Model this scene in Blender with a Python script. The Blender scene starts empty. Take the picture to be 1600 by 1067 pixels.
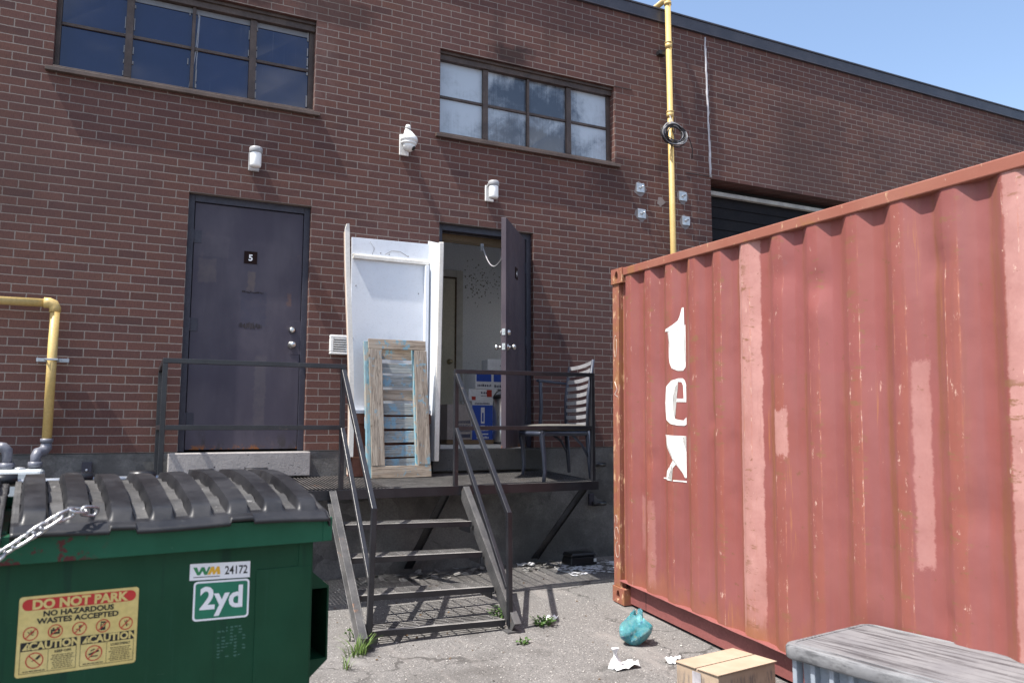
import bpy, bmesh, math, random
from mathutils import Vector, Matrix
R = math.radians
scene = bpy.context.scene
COL = scene.collection

# ------------------------------------------------------------------ camera
cam_d = bpy.data.cameras.new("Camera"); cam = bpy.data.objects.new("Camera", cam_d); COL.objects.link(cam)
CAM_P = Vector((-1.3358, -6.8405, 0.1935)); CAM_YAW = R(25.748); CAM_PITCH = R(6.278)
cam.location = CAM_P
cam.rotation_euler = (R(90) + CAM_PITCH, 0, -CAM_YAW)
cam_d.sensor_width = 36.0; cam_d.lens = 27.547; cam_d.clip_start = 0.05; cam_d.clip_end = 2000
scene.camera = cam
cam_d.dof.use_dof = True; cam_d.dof.focus_distance = 6.6; cam_d.dof.aperture_fstop = 4.0
# ------------------------------------------------------------------ sky and sun
SUN_TO = Vector((-0.52, -0.085, 1.0)).normalized()          # direction towards the sun
world = bpy.data.worlds.new("World"); scene.world = world; world.use_nodes = True
wn = world.node_tree.nodes; wl = world.node_tree.links
sky = wn.new("ShaderNodeTexSky"); sky.sky_type = 'NISHITA'; sky.sun_disc = False
sky.sun_elevation = math.asin(SUN_TO.z); sky.sun_rotation = math.atan2(SUN_TO.x, SUN_TO.y)
sky.air_density = 1.0; sky.dust_density = 1.8; sky.ozone_density = 0.9
bg = wn["Background"]; bg.inputs[1].default_value = 0.15
# thin white clouds in the part of the sky behind the camera (seen only mirrored in the windows)
tc = wn.new("ShaderNodeTexCoord"); nz = wn.new("ShaderNodeTexNoise"); nz.inputs["Scale"].default_value = 5.0; nz.inputs["Detail"].default_value = 7; nz.inputs["Roughness"].default_value = 0.6
mp = wn.new("ShaderNodeMapping"); mp.inputs["Scale"].default_value = (1.0, 1.0, 2.2); wl.new(tc.outputs["Generated"], mp.inputs[0]); wl.new(mp.outputs[0], nz.inputs["Vector"])
mr = wn.new("ShaderNodeMapRange"); mr.interpolation_type = 'SMOOTHSTEP'; wl.new(nz.outputs["Fac"], mr.inputs[0]); mr.inputs[1].default_value = 0.49; mr.inputs[2].default_value = 0.70; mr.inputs[4].default_value = 0.75
sx = wn.new("ShaderNodeSeparateXYZ"); wl.new(tc.outputs["Generated"], sx.inputs[0])
bk = wn.new("ShaderNodeMapRange"); bk.interpolation_type = 'SMOOTHSTEP'; wl.new(sx.outputs[1], bk.inputs[0]); bk.inputs[1].default_value = 0.15; bk.inputs[2].default_value = -0.25
mu = wn.new("ShaderNodeMath"); mu.operation = 'MULTIPLY'; wl.new(mr.outputs[0], mu.inputs[0]); wl.new(bk.outputs[0], mu.inputs[1])
mx = wn.new("ShaderNodeMix"); mx.data_type = 'RGBA'; wl.new(mu.outputs[0], mx.inputs[0]); wl.new(sky.outputs[0], mx.inputs[6]); mx.inputs[7].default_value = (8.0, 8.3, 8.8, 1)
wl.new(mx.outputs[2], bg.inputs[0])
sun_d = bpy.data.lights.new("Sun", 'SUN'); sun_d.energy = 5.0; sun_d.angle = R(0.53); sun_d.color = (1.0, 0.955, 0.89)
sun = bpy.data.objects.new("Sun", sun_d); COL.objects.link(sun)
sun.rotation_euler = (-SUN_TO).to_track_quat('-Z', 'Y').to_euler(); sun.location = (-6, -6, 14)
vs = scene.view_settings
vs.view_transform = 'Standard'; vs.look = 'None'; vs.exposure = 0.88; vs.gamma = 1.0
scene.cycles.max_bounces = 8

# ------------------------------------------------------------------ helpers
def cam_ray(px, py):
    d = Vector(((px - 800) / 1224.31, -(py - 533.5) / 1224.31, -1.0))
    return cam.rotation_euler.to_matrix() @ d
def at(px, py, axis, val):                                  # where a line of sight meets the plane axis = val
    d = cam_ray(px, py); t = (val - CAM_P[axis]) / d[axis]
    return CAM_P + d * t
def gz(x, y):                                               # height of the yard
    if y > 0: return -1.0873
    if y > -10: return -1.15 + 0.0418 * (y + 1.5)
    return -1.5053
def atg(px, py):
    d = cam_ray(px, py); n = Vector((0, -0.0418, 1)); k = -1.15 + 0.0418 * 1.5
    return CAM_P + d * ((k - n.dot(CAM_P)) / n.dot(d))
MW = {}                                                     # object name -> world matrix
def link(o): COL.objects.link(o); return o
def thing(name, label, cat, loc=(0, 0, 0), mat=None, group=None, kind=None):
    o = link(bpy.data.objects.new(name, None)); o.empty_display_size = 0.1
    M = mat if mat is not None else Matrix.Translation(Vector(loc))
    o.matrix_world = M; MW[o.name] = M.copy()
    tag(o, label, cat, group, kind); return o
def tag(o, label=None, cat=None, group=None, kind=None):
    if label: o['label'] = label
    if cat: o['category'] = cat
    if group: o['group'] = group
    if kind: o['kind'] = kind
    return o

class MB:
    """collects shapes, then links them as ONE mesh object"""
    def __init__(s): s.bm = bmesh.new(); s.mi = 0; s.sm = False
    def face(s, vs, mi=None, sm=None):
        try: f = s.bm.faces.new(vs)
        except ValueError: return None
        f.material_index = s.mi if mi is None else mi; f.smooth = s.sm if sm is None else sm
        return f
    def quad(s, *pts): return s.face([s.bm.verts.new(p) for p in pts])
    def poly(s, pts): return s.face([s.bm.verts.new(p) for p in pts])
    def box(s, lo, hi, M=None):
        x0, y0, z0 = lo; x1, y1, z1 = hi
        P = [Vector(p) for p in ((x0,y0,z0),(x1,y0,z0),(x1,y1,z0),(x0,y1,z0),(x0,y0,z1),(x1,y0,z1),(x1,y1,z1),(x0,y1,z1))]
        if M is not None: P = [M @ p for p in P]
        v = [s.bm.verts.new(p) for p in P]
        for f in ((0,3,2,1),(4,5,6,7),(0,1,5,4),(1,2,6,5),(2,3,7,6),(3,0,4,7)): s.face([v[i] for i in f], sm=False)
        return v
    def hexa(s, P):                                          # 8 corners, same order as box
        v = [s.bm.verts.new(p) for p in P]
        for f in ((0,3,2,1),(4,5,6,7),(0,1,5,4),(1,2,6,5),(2,3,7,6),(3,0,4,7)): s.face([v[i] for i in f], sm=False)
    def bar(s, a, b, w, h, up=Vector((0,0,1))):              # box beam from a to b, w across, h along up
        a = Vector(a); b = Vector(b); d = (b - a); L = d.length; d.normalize()
        sd = d.cross(Vector(up))
        if sd.length < 1e-4: sd = d.cross(Vector((0,1,0)))
        sd.normalize(); u = sd.cross(d).normalized()
        M = Matrix((( sd.x, d.x, u.x, a.x),(sd.y, d.y, u.y, a.y),(sd.z, d.z, u.z, a.z),(0,0,0,1)))
        s.box((-w/2, 0, -h/2), (w/2, L, h/2), M)
    def tube(s, pts, r, n=10, cap=True, closed=False, sm=True):
        pts = [Vector(p) for p in pts]; m = len(pts); rs = r if isinstance(r, (list, tuple)) else [r] * m
        rings = []; prev = None
        for i, p in enumerate(pts):
            if closed: t = pts[(i+1) % m] - pts[i-1]
            else: t = pts[min(i+1, m-1)] - pts[max(i-1, 0)]
            t.normalize()
            if prev is None:
                a = Vector((0,0,1)) if abs(t.z) < .9 else Vector((1,0,0))
                nn = t.cross(a).normalized()
            else:
                nn = prev - t * prev.dot(t)
                if nn.length < 1e-5: nn = t.cross(Vector((0.3,0.9,0.2)))
                nn.normalize()
            prev = nn; bb = t.cross(nn)
            rings.append([s.bm.verts.new(p + (nn * math.cos(2*math.pi*k/n) + bb * math.sin(2*math.pi*k/n)) * rs[i]) for k in range(n)])
        for i in range(m if closed else m - 1):
            A = rings[i]; B = rings[(i+1) % m]
            for k in range(n): s.face([A[k], A[(k+1) % n], B[(k+1) % n], B[k]], sm=sm)
        if cap and not closed: s.face(rings[0][::-1], sm=False); s.face(rings[-1], sm=False)
    def lathe(s, c, prof, axis=(0,0,1), n=20, sm=True):       # prof: list of (r, h) along the axis
        ax = Vector(axis).normalized(); a = ax.orthogonal().normalized(); b = ax.cross(a); c = Vector(c)
        rings = [[s.bm.verts.new(c + ax * h + (a * math.cos(2*math.pi*k/n) + b * math.sin(2*math.pi*k/n)) * max(r, 1e-4)) for k in range(n)] for r, h in prof]
        for A, B in zip(rings, rings[1:]):
            for k in range(n): s.face([A[k], A[(k+1) % n], B[(k+1) % n], B[k]], sm=sm)
        s.face(rings[0][::-1], sm=False); s.face(rings[-1], sm=False)
    def prism(s, pts2, f0, f1, ):                             # pts2 mapped to 3-D by f0 (near) and f1 (far)
        A = [s.bm.verts.new(f0(*p)) for p in pts2]; B = [s.bm.verts.new(f1(*p)) for p in pts2]
        s.face(A); s.face(B[::-1]); n = len(pts2)
        for i in range(n): s.face([A[(i+1) % n], A[i], B[i], B[(i+1) % n]])
    def grid(s, P, sm=True):                                  # P[i][j] points
        V = [[s.bm.verts.new(p) for p in row] for row in P]
        for i in range(len(V)-1):
            for j in range(len(V[0])-1): s.face([V[i][j], V[i+1][j], V[i+1][j+1], V[i][j+1]], sm=sm)
        return V
    def text(s, body, size, M, mi=0, offset=0.0, align='CENTER', sx=1.0):
        cu = bpy.data.curves.new("t", 'FONT'); cu.body = body; cu.size = size; cu.offset = offset; cu.align_x = align; cu.resolution_u = 3
        o = link(bpy.data.objects.new("t", cu)); dg = bpy.context.evaluated_depsgraph_get()
        me = bpy.data.meshes.new_from_object(o.evaluated_get(dg))
        S = Matrix.Diagonal((sx, 1, 1, 1)); me.transform(M @ S)
        nf = len(s.bm.faces); s.bm.from_mesh(me); s.bm.faces.ensure_lookup_table()
        for f in s.bm.faces[nf:]: f.material_index = mi; f.smooth = False
        bpy.data.objects.remove(o); bpy.data.curves.remove(cu); bpy.data.meshes.remove(me)
    def split_tops(s):                                        # worn tops also painted as lit (slot 0), sides painted dark (slot 1)
        bmesh.ops.recalc_face_normals(s.bm, faces=s.bm.faces); s.bm.normal_update()
        for f in s.bm.faces: f.material_index = 0 if f.normal.z > .7 else 1
    def build(s, name, mats, parent=None, local=False, bevel=0.0, seg=2, recalc=True, label=None, angle=35, loc=None):
        bm = s.bm
        if recalc: bmesh.ops.recalc_face_normals(bm, faces=bm.faces)
        if parent is not None and not local:
            bm.transform(MW[parent.name].inverted())
        if parent is None and loc is not None: bm.transform(Matrix.Translation(-Vector(loc)))
        me = bpy.data.meshes.new(name); bm.to_mesh(me); bm.free()
        for m in (mats if isinstance(mats, (list, tuple)) else [mats]): me.materials.append(m)
        o = link(bpy.data.objects.new(name, me))
        if parent is not None: o.parent = parent; MW[o.name] = MW[parent.name].copy()
        else:
            if loc is not None: o.location = loc
            MW[o.name] = Matrix.Translation(Vector(loc or (0,0,0)))
        if bevel > 0:
            b = o.modifiers.new("Bevel", 'BEVEL'); b.width = bevel; b.segments = seg; b.limit_method = 'ANGLE'; b.angle_limit = R(angle)
        if label: o['label'] = label
        return o
# part meshes keep their parent's frame, so a child of a part is built in the same frame

# ------------------------------------------------------------------ materials
class NT:
    def __init__(s, name):
        s.m = bpy.data.materials.new(name); s.m.use_nodes = True; s.t = s.m.node_tree
        s.b = s.t.nodes["Principled BSDF"]; s.N = s.t.nodes; s.L = s.t.links; s._o = None
    def new(s, typ, **kw):
        n = s.N.new(typ)
        for k, v in kw.items(): setattr(n, k, v)
        return n
    def put(s, sock, v):
        if hasattr(v, 'is_linked'): s.L.new(v, sock)
        elif isinstance(v, (tuple, list)): sock.default_value = (*v, 1.0) if len(v) == 3 and len(sock.default_value) == 4 else v
        else: sock.default_value = v
    def obj(s):
        if s._o is None: s._o = s.new("ShaderNodeTexCoord").outputs["Object"]
        return s._o
    def xyz(s, v=None):
        n = s.new("ShaderNodeSeparateXYZ"); s.L.new(v or s.obj(), n.inputs[0]); return n.outputs
    def vec(s, x, y, z):
        n = s.new("ShaderNodeCombineXYZ")
        for i, v in enumerate((x, y, z)): s.put(n.inputs[i], v)
        return n.outputs[0]
    def M(s, op, a, b=0.0, c=0.0, clamp=False):
        n = s.new("ShaderNodeMath", operation=op, use_clamp=clamp)
        s.put(n.inputs[0], a); s.put(n.inputs[1], b); s.put(n.inputs[2], c); return n.outputs[0]
    def scale(s, v=None, k=(1, 1, 1)):
        n = s.new("ShaderNodeVectorMath", operation='MULTIPLY'); s.L.new(v or s.obj(), n.inputs[0]); n.inputs[1].default_value = k; return n.outputs[0]
    def add(s, v, w):
        n = s.new("ShaderNodeVectorMath", operation='ADD'); s.put(n.inputs[0], v); s.put(n.inputs[1], w); return n.outputs[0]
    def noise(s, scale, detail=4, rough=0.55, k=None, v=None, dist=0.0, off=None):
        n = s.new("ShaderNodeTexNoise"); n.inputs["Scale"].default_value = scale; n.inputs["Detail"].default_value = detail
        n.inputs["Roughness"].default_value = rough; n.inputs["Distortion"].default_value = dist
        vv = v or s.obj()
        if k: vv = s.scale(vv, k)
        if off: vv = s.add(vv, off)
        s.L.new(vv, n.inputs["Vector"]); return n.outputs["Fac"]
    def step(s, v, a, b, lo=0.0, hi=1.0):
        n = s.new("ShaderNodeMapRange", interpolation_type='SMOOTHSTEP'); s.put(n.inputs[0], v)
        for i, q in enumerate((a, b, lo, hi)): n.inputs[i+1].default_value = q
        return n.outputs[0]
    def band(s, v, a, b, soft): return s.M('MULTIPLY', s.step(v, a-soft, a+soft), s.step(v, b-soft, b+soft, 1, 0))
    def mix(s, f, a, b, mode='MIX'):
        n = s.new("ShaderNodeMix", data_type='RGBA', blend_type=mode, clamp_factor=True)
        s.put(n.inputs[0], f); s.put(n.inputs[6], a); s.put(n.inputs[7], b); return n.outputs[2]
    def bump(s, h, strength=0.3, dist=0.01, normal=None):
        n = s.new("ShaderNodeBump"); n.inputs["Strength"].default_value = strength; n.inputs["Distance"].default_value = dist
        s.put(n.inputs["Height"], h)
        if normal is not None: s.L.new(normal, n.inputs["Normal"])
        s.L.new(n.outputs[0], s.b.inputs["Normal"]); return n.outputs[0]
    def out(s, color=None, rough=None, metal=None, spec=None):
        if color is not None: s.put(s.b.inputs["Base Color"], color)
        if rough is not None: s.put(s.b.inputs["Roughness"], rough)
        if metal is not None: s.put(s.b.inputs["Metallic"], metal)
        if spec is not None: s.put(s.b.inputs["Specular IOR Level"], spec)
        return s.m

def worn(name, a, b, scale=6, rough=0.6, spot=None, spot_amt=0.62, k=(1,1,1), bump=0.15, metal=0.0, fine=60, bd=0.004, spec=0.4, spot_scale=9):
    n = NT(name)
    f = n.noise(scale, 5, 0.6, k)
    c = n.mix(n.step(f, 0.35, 0.68), a, b)
    g = n.noise(fine, 3, 0.6, off=(3.1, 1.7, 0.3))
    c = n.mix(n.step(g, 0.3, 0.75, 0.0, 0.35), c, tuple(x * 0.6 for x in a))
    if spot:
        h = n.noise(spot_scale, 6, 0.7, off=(7.7, 2.1, 5.5))
        c = n.mix(n.step(h, spot_amt, spot_amt + 0.07), c, spot)
    r = n.step(g, 0.2, 0.8, max(rough - 0.1, 0.05), min(rough + 0.12, 1))
    if bump: n.bump(n.M('ADD', n.M('MULTIPLY', g, 0.5), f), bump, bd)
    return n.out(c, r, metal, spec)

def flat(name, c, rough=0.5, spec=0.4, var=0.12):
    n = NT(name); f = n.noise(14, 4)
    return n.out(n.mix(n.step(f, 0.3, 0.7), c, tuple(max(x * (1 - var), 0) for x in c)), rough, 0.0, spec)
# ---- brick: running bond, 200 x 66.7 mm modules
def brick_material():
    n = NT("brick"); x, y, z = n.xyz()
    u = n.M('ADD', n.M('ADD', x, y), 0.1)
    # slight waviness of the courses
    wob = n.noise(5.0, 2, 0.5); wv = n.M('MULTIPLY', n.M('SUBTRACT', wob, 0.5), 0.006)
    fr = n.noise(55, 3, 0.6, off=(2, 5, 1)); fv = n.M('MULTIPLY', n.M('SUBTRACT', fr, 0.5), 0.008)
    bvec = n.vec(n.M('ADD', u, fv), n.M('ADD', z, n.M('ADD', wv, fv)), 0.0)
    b = n.new("ShaderNodeTexBrick"); b.offset = 0.5; b.offset_frequency = 2; b.squash = 1.0
    n.L.new(bvec, b.inputs["Vector"])
    for k, v in (("Scale", 1.0), ("Mortar Size", 0.0048), ("Mortar Smooth", 0.35), ("Bias", 0.0), ("Brick Width", 0.2), ("Row Height", 0.2/3)): b.inputs[k].default_value = v
    b.inputs["Color1"].default_value = (0.0, 0.0, 0.0, 1); b.inputs["Color2"].default_value = (1, 1, 1, 1); b.inputs["Mortar"].default_value = (0.5, 0.5, 0.5, 1)
    rnd = b.outputs["Color"]; mort = b.outputs["Fac"]
    sp = n.new("ShaderNodeSeparateColor"); n.L.new(rnd, sp.inputs[0]); rv = sp.outputs[0]
    c = n.mix(rv, (0.128, 0.059, 0.047), (0.090, 0.044, 0.040))
    # a few odd bricks: burnt dark ones and paler ones
    c = n.mix(n.M('MULTIPLY', n.step(rv, 0.90, 0.93), 0.35), c, (0.050, 0.030, 0.030)); c = n.mix(n.M('MULTIPLY', n.step(rv, 0.10, 0.06), 0.35), c, (0.150, 0.078, 0.060))
    c = n.mix(n.M('MULTIPLY', n.step(n.noise(3.1, 2, 0.5, k=(1, 1, 2.2)), 0.45, 0.7), 0.5), c, (0.118, 0.055, 0.040))
    patch = n.noise(0.55, 4, 0.6)
    c = n.mix(n.step(patch, 0.42, 0.66, 0, 0.55), c, (0.116, 0.061, 0.056))
    rug = n.noise(1.0, 3, 0.7, k=(230, 230, 26)); sand = n.noise(190, 2, 0.6)
    c = n.mix(n.step(rug, 0.42, 0.72, 0, 0.55), c, (0.036, 0.020, 0.021))
    c = n.mix(n.step(sand, 0.55, 0.8, 0, 0.5), c, (0.17, 0.098, 0.090))
    mc = n.mix(n.noise(35, 3, 0.6), (0.245, 0.208, 0.187), (0.165, 0.139, 0.126))
    mc = n.mix(n.step(n.noise(0.9, 3), 0.5, 0.7, 0, 0.5), mc, (0.16, 0.138, 0.132))
    c = n.mix(mort, c, mc)
    # pale lime bloom and dark weather stains
    lime = n.M('MULTIPLY', n.step(n.noise(7, 6, 0.75, off=(4, 1, 9)), 0.63, 0.74), 0.35)
    c = n.mix(lime, c, (0.22, 0.185, 0.18))
    st = n.M('MULTIPLY', n.step(n.noise(1.4, 5, 0.65, k=(1, 1, 0.35), off=(9, 3, 2)), 0.58, 0.74), 0.6)
    c = n.mix(st, c, (0.030, 0.020, 0.021))
    c = n.mix(n.step(n.noise(0.42, 5, .65, off=(11, 2, 6)), .46, .72, 0, .38), c, (0.052, 0.034, 0.033)); c = n.mix(n.M('MULTIPLY', n.step(n.noise(0.7, 6, .7, k=(1, 1, .5), off=(3, 8, 5)), .56, .70), .28), c, (0.20, 0.150, 0.138))
    # soot just above the two windows and a few wall stains
    def blot(x0, x1, z0, z1, amt):
        w = n.noise(6, 4, 0.7, off=(x0, 3, z0))
        xx = n.M('ADD', x, n.M('MULTIPLY', n.M('SUBTRACT', w, 0.5), 0.5)); zz = n.M('ADD', z, n.M('MULTIPLY', n.M('SUBTRACT', w, 0.5), 0.22))
        return n.M('MULTIPLY', n.M('MULTIPLY', n.band(xx, x0, x1, 0.12), n.band(zz, z0, z1, 0.05)), amt)
    for bb in ((1.75, 2.15, 3.86, 4.05, 0.75), (-0.9, -0.4, 3.86, 4.05, 0.6), (-0.2, 0.5, 3.86, 4.1, 0.45), (2.9, 3.5, 2.6, 3.1, 0.35), (5.6, 6.6, 3.0, 4.2, 0.22)):
        c = n.mix(blot(*bb), c, (0.022, 0.015, 0.016))
    h = n.M('SUBTRACT', n.M('ADD', n.M('MULTIPLY', rug, 0.35), n.M('MULTIPLY', sand, 0.2)), n.M('MULTIPLY', mort, 1.1))
    n.bump(h, 0.7, 0.004)
    return n.out(c, 0.9, 0, 0.25)
BRICK = brick_material()

def concrete(name, a, b, holes=0.0):
    n = NT(name)
    c = n.mix(n.step(n.noise(1.6, 6, 0.65), 0.35, 0.66), a, b)
    c = n.mix(n.step(n.noise(0.8, 5, 0.7, k=(1, 1, 0.5), off=(5, 2, 8)), 0.55, 0.7, 0, 0.7), c, tuple(v * 0.45 for v in a))
    if not holes:
        bv = n.new("ShaderNodeTexVoronoi"); bv.inputs["Scale"].default_value = 2.6; n.L.new(n.add(n.scale(None, (1, 1, 1.6)), n.vec(n.M('MULTIPLY', n.noise(4, 4), .25), 0.0, n.M('MULTIPLY', n.noise(3, 4, off=(3, 3, 3)), .3))), bv.inputs["Vector"])
        sv = n.new("ShaderNodeSeparateColor"); n.L.new(bv.outputs["Color"], sv.inputs[0]); c = n.mix(n.M('MULTIPLY', n.step(sv.outputs[0], 0.5, 0.9, 0, 0.45), n.step(n.noise(3.3, 5, .7, off=(2, 2, 9)), .36, .6)), c, tuple(min(v * 1.35, 1) for v in a)); c = n.mix(n.M('MULTIPLY', n.step(sv.outputs[1], 0.5, 0.9, 0, 0.6), n.step(n.noise(3.7, 5, .7, off=(8, 2, 4)), .36, .6)), c, tuple(v * 0.5 for v in b))
    c = n.mix(n.step(n.noise(5, 6, 0.75, off=(1, 8, 2)), 0.6, 0.72, 0, 0.55), c, (0.27, 0.26, 0.25))
    g = n.noise(80, 4, 0.7); c = n.mix(n.step(g, 0.35, 0.7, 0, 0.45), c, tuple(v * 0.7 for v in b))
    h = n.M('ADD', g, n.M('MULTIPLY', n.noise(6, 5, 0.6), 1.5))
    if holes:
        v = n.new("ShaderNodeTexVoronoi"); v.inputs["Scale"].default_value = 26; n.L.new(n.scale(None, (1, 1, 1.5)), v.inputs["Vector"])
        pit = n.M('MULTIPLY', n.step(v.outputs["Distance"], 0.10, 0.2, 1, 0), n.step(n.noise(7, 2), 0.5, 0.58))
        c = n.mix(pit, c, (0.03, 0.03, 0.035)); h = n.M('SUBTRACT', h, n.M('MULTIPLY', pit, 4))
    n.bump(h, 0.5, 0.006)
    return n.out(c, 0.92, 0, 0.2)
CONC = concrete("foundation_concrete", (0.205, 0.202, 0.198), (0.095, 0.094, 0.093))
SILLD = concrete("dark_sill_concrete", (0.105, 0.103, 0.10), (0.065, 0.064, 0.063), holes=1.0)
SILLC = concrete("cast_sill_concrete", (0.40, 0.375, 0.36), (0.31, 0.29, 0.28), holes=1.0)

def asphalt_material():
    n = NT("asphalt"); x, y, z = n.xyz()
    g = n.noise(120, 3, 0.7); g2 = n.noise(38, 4, 0.65); big = n.noise(0.7, 5, 0.6)
    c = n.mix(n.step(g, 0.35, 0.66), (0.100, 0.096, 0.093), (0.222, 0.213, 0.205))
    v = n.new("ShaderNodeTexVoronoi"); v.inputs["Scale"].default_value = 75; n.L.new(n.obj(), v.inputs["Vector"])
    sc = n.new("ShaderNodeSeparateColor"); n.L.new(v.outputs["Color"], sc.inputs[0])
    chips = n.M('MULTIPLY', n.step(sc.outputs[0], 0.80, 0.86), n.step(v.outputs["Distance"], 0.28, 0.42, 1, 0))
    c = n.mix(n.M('MULTIPLY', chips, 0.8), c, (0.46, 0.44, 0.42))
    dk = n.M('MULTIPLY', n.step(sc.outputs[1], 0.80, 0.86), n.step(v.outputs["Distance"], 0.25, 0.45, 1, 0))
    c = n.mix(n.M('MULTIPLY', dk, 0.75), c, (0.03, 0.028, 0.028))
    c = n.mix(n.step(big, 0.4, 0.68, 0, 0.55), c, (0.158, 0.147, 0.140))
    c = n.mix(n.step(n.noise(2.6, 6, 0.7, off=(3, 3, 0)), 0.55, 0.72, 0, 0.6), c, (0.26, 0.25, 0.242))
    c = n.mix(n.step(n.noise(1.7, 6, 0.72, off=(8, 1, 0)), 0.62, 0.72, 0, 0.55), c, (0.085, 0.08, 0.078))
    cw = n.noise(3.0, 4, 0.6); cv = n.new("ShaderNodeTexVoronoi", feature='DISTANCE_TO_EDGE'); cv.inputs["Scale"].default_value = 0.8
    n.L.new(n.add(n.obj(), n.vec(n.M('MULTIPLY', cw, 0.7), n.M('MULTIPLY', n.noise(2.1, 4, 0.6, off=(5, 5, 0)), 0.7), 0.0)), cv.inputs["Vector"])
    crack = n.M('MULTIPLY', n.step(cv.outputs["Distance"], 0.004, 0.012, 1, 0), n.step(n.noise(1.1, 3, 0.5, off=(2, 8, 0)), 0.46, 0.56))
    c = n.mix(n.M('MULTIPLY', crack, 0.7), c, (0.045, 0.042, 0.04))
    oil = n.M('MULTIPLY', n.step(n.noise(1.25, 4, 0.55, off=(1.3, 4.4, 0)), 0.53, 0.68), 0.6); c = n.mix(oil, c, (0.075, 0.07, 0.066))
    wash = n.M('MULTIPLY', n.step(n.noise(1.0, 5, 0.7, k=(3.2, 0.7, 1), off=(7, 2, 0)), 0.54, 0.66), 0.5); c = n.mix(wash, c, (0.25, 0.23, 0.217))
    spk = n.M('MULTIPLY', n.step(n.noise(34, 5, 0.8, off=(9, 9, 0)), 0.62, 0.70), 0.7); c = n.mix(spk, c, (0.40, 0.385, 0.37))
    h = n.M('ADD', n.M('MULTIPLY', g, 1.0), n.M('ADD', n.M('MULTIPLY', g2, 0.9), n.M('MULTIPLY', chips, 0.6)))
    n.bump(h, 0.7, 0.008)
    return n.out(c, 0.95, 0, 0.2)
ASPHALT = asphalt_material()

def door_paint(name, a, b, seed):
    n = NT(name); x, y, z = n.xyz()
    c = n.mix(n.step(n.noise(2.2, 5, 0.6, k=(1, 1, 0.6), off=(seed, 0, 0)), 0.36, 0.66), a, b)
    c = n.mix(n.step(n.noise(1.0, 4, 0.6, k=(9, 9, 1.2), off=(seed, 2, 0)), 0.45, 0.75, 0, 0.4), c, tuple(v * 0.75 for v in a))
    c = n.mix(n.step(n.noise(4.2, 5, 0.7, off=(seed, 4, 1)), 0.62, 0.68, 0, 0.5), c, (0.098, 0.076, 0.082))
    for (xa, xb, za, zb, cc, am) in ((-.90, -.76, 1.40, 1.60, (0.112, 0.094, 0.094), .6), (-.90, -.66, 1.62, 1.80, (0.095, 0.085, 0.098), .45), (-.505, -.445, 1.345, 1.52, (0.125, 0.100, 0.092), .7), (-.555, -.345, 1.05, 1.345, (0.040, 0.041, 0.066), .55), (-.17, -.135, 1.24, 1.36, (0.15, 0.085, 0.065), .6), (-.42, -.33, .20, .80, (0.105, 0.094, 0.098), .45)):
        e = n.M('MULTIPLY', n.M('SUBTRACT', n.noise(17, 5, .75, off=(xa, za, 2)), .5), .07); msk = n.M('MULTIPLY', n.band(n.M('ADD', x, e), xa, xb, .008), n.band(n.M('ADD', z, e), za, zb, .012))
        if seed == 0: c = n.mix(n.M('MULTIPLY', msk, n.step(n.noise(13, 5, .7, off=(za, 1, 1)), .35, .62, am * .5, am)), c, cc)
    scf = n.M('MULTIPLY', n.step(n.noise(1.0, 5, .8, k=(5, 5, 70), off=(seed, 7, 3)), .66, .71), n.step(n.noise(2.0, 3, .5, off=(seed, 3, 3)), .50, .6)); c = n.mix(n.M('MULTIPLY', scf, .6), c, (0.16, 0.14, 0.14))
    # grime and flaking at the foot
    low = n.step(n.M('ADD', z, n.M('MULTIPLY', n.noise(7, 5, 0.7), 0.35)), 0.16, 0.42, 1, 0)
    c = n.mix(n.M('MULTIPLY', low, n.step(n.noise(9, 5, 0.75, k=(1, 1, 0.4)), 0.5, 0.62)), c, (0.045, 0.04, 0.042))
    rust = n.M('MULTIPLY', n.step(n.M('ADD', z, n.M('MULTIPLY', n.noise(11, 4, 0.7), 0.10)), 0.07, 0.11, 1, 0), n.step(n.noise(10, 4, 0.7, off=(2, 2, 2)), 0.5, 0.6))
    c = n.mix(rust, c, (0.22, 0.085, 0.03))
    n.bump(n.noise(28, 4, 0.6, k=(1, 1, 0.5)), 0.12, 0.004)
    return n.out(c, n.step(n.noise(5, 4), 0.3, 0.7, 0.48, 0.66), 0, 0.22)
DOORP = door_paint("door_paint", (0.056, 0.050, 0.068), (0.080, 0.071, 0.088), 0)
DOORP2 = door_paint("open_door_paint", (0.060, 0.048, 0.060), (0.086, 0.069, 0.080), 5)
FRAMEP = worn("door_frame_paint", (0.032, 0.031, 0.046), (0.044, 0.042, 0.058), 5, 0.5, spot=(0.12, 0.09, 0.07), spot_amt=0.72, bump=0.1)
RAILP = worn("black_rail_paint", (0.009, 0.0095, 0.013), (0.018, 0.0185, 0.023), 7, 0.36, spot=(0.075, 0.06, 0.05), spot_amt=0.64, spot_scale=16, bump=0.15, spec=0.6)
STEELW = worn("walked_steel", (0.058, 0.058, 0.060), (0.108, 0.105, 0.105), 6, 0.5, spot=(0.16, 0.085, 0.05), spot_amt=0.62, spot_scale=7, bump=0.2, metal=0.25)
DECKM = worn("worn_lit_deck_steel", (0.17, 0.163, 0.156), (0.29, 0.278, 0.268), 5, 0.6, spot=(0.12, 0.085, 0.06), spot_amt=0.62, spot_scale=6, bump=0.15)  # wear plus sunlit brightness put into the colour of deck and tread tops
GRATE = worn("grating_steel", (0.055, 0.050, 0.047), (0.120, 0.108, 0.10), 5, 0.55, spot=(0.15, 0.09, 0.06), spot_amt=0.62, bump=0.15)
FASCIA = worn("fascia_metal", (0.035, 0.036, 0.050), (0.055, 0.054, 0.068), 3, 0.4, bump=0.05)
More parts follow.
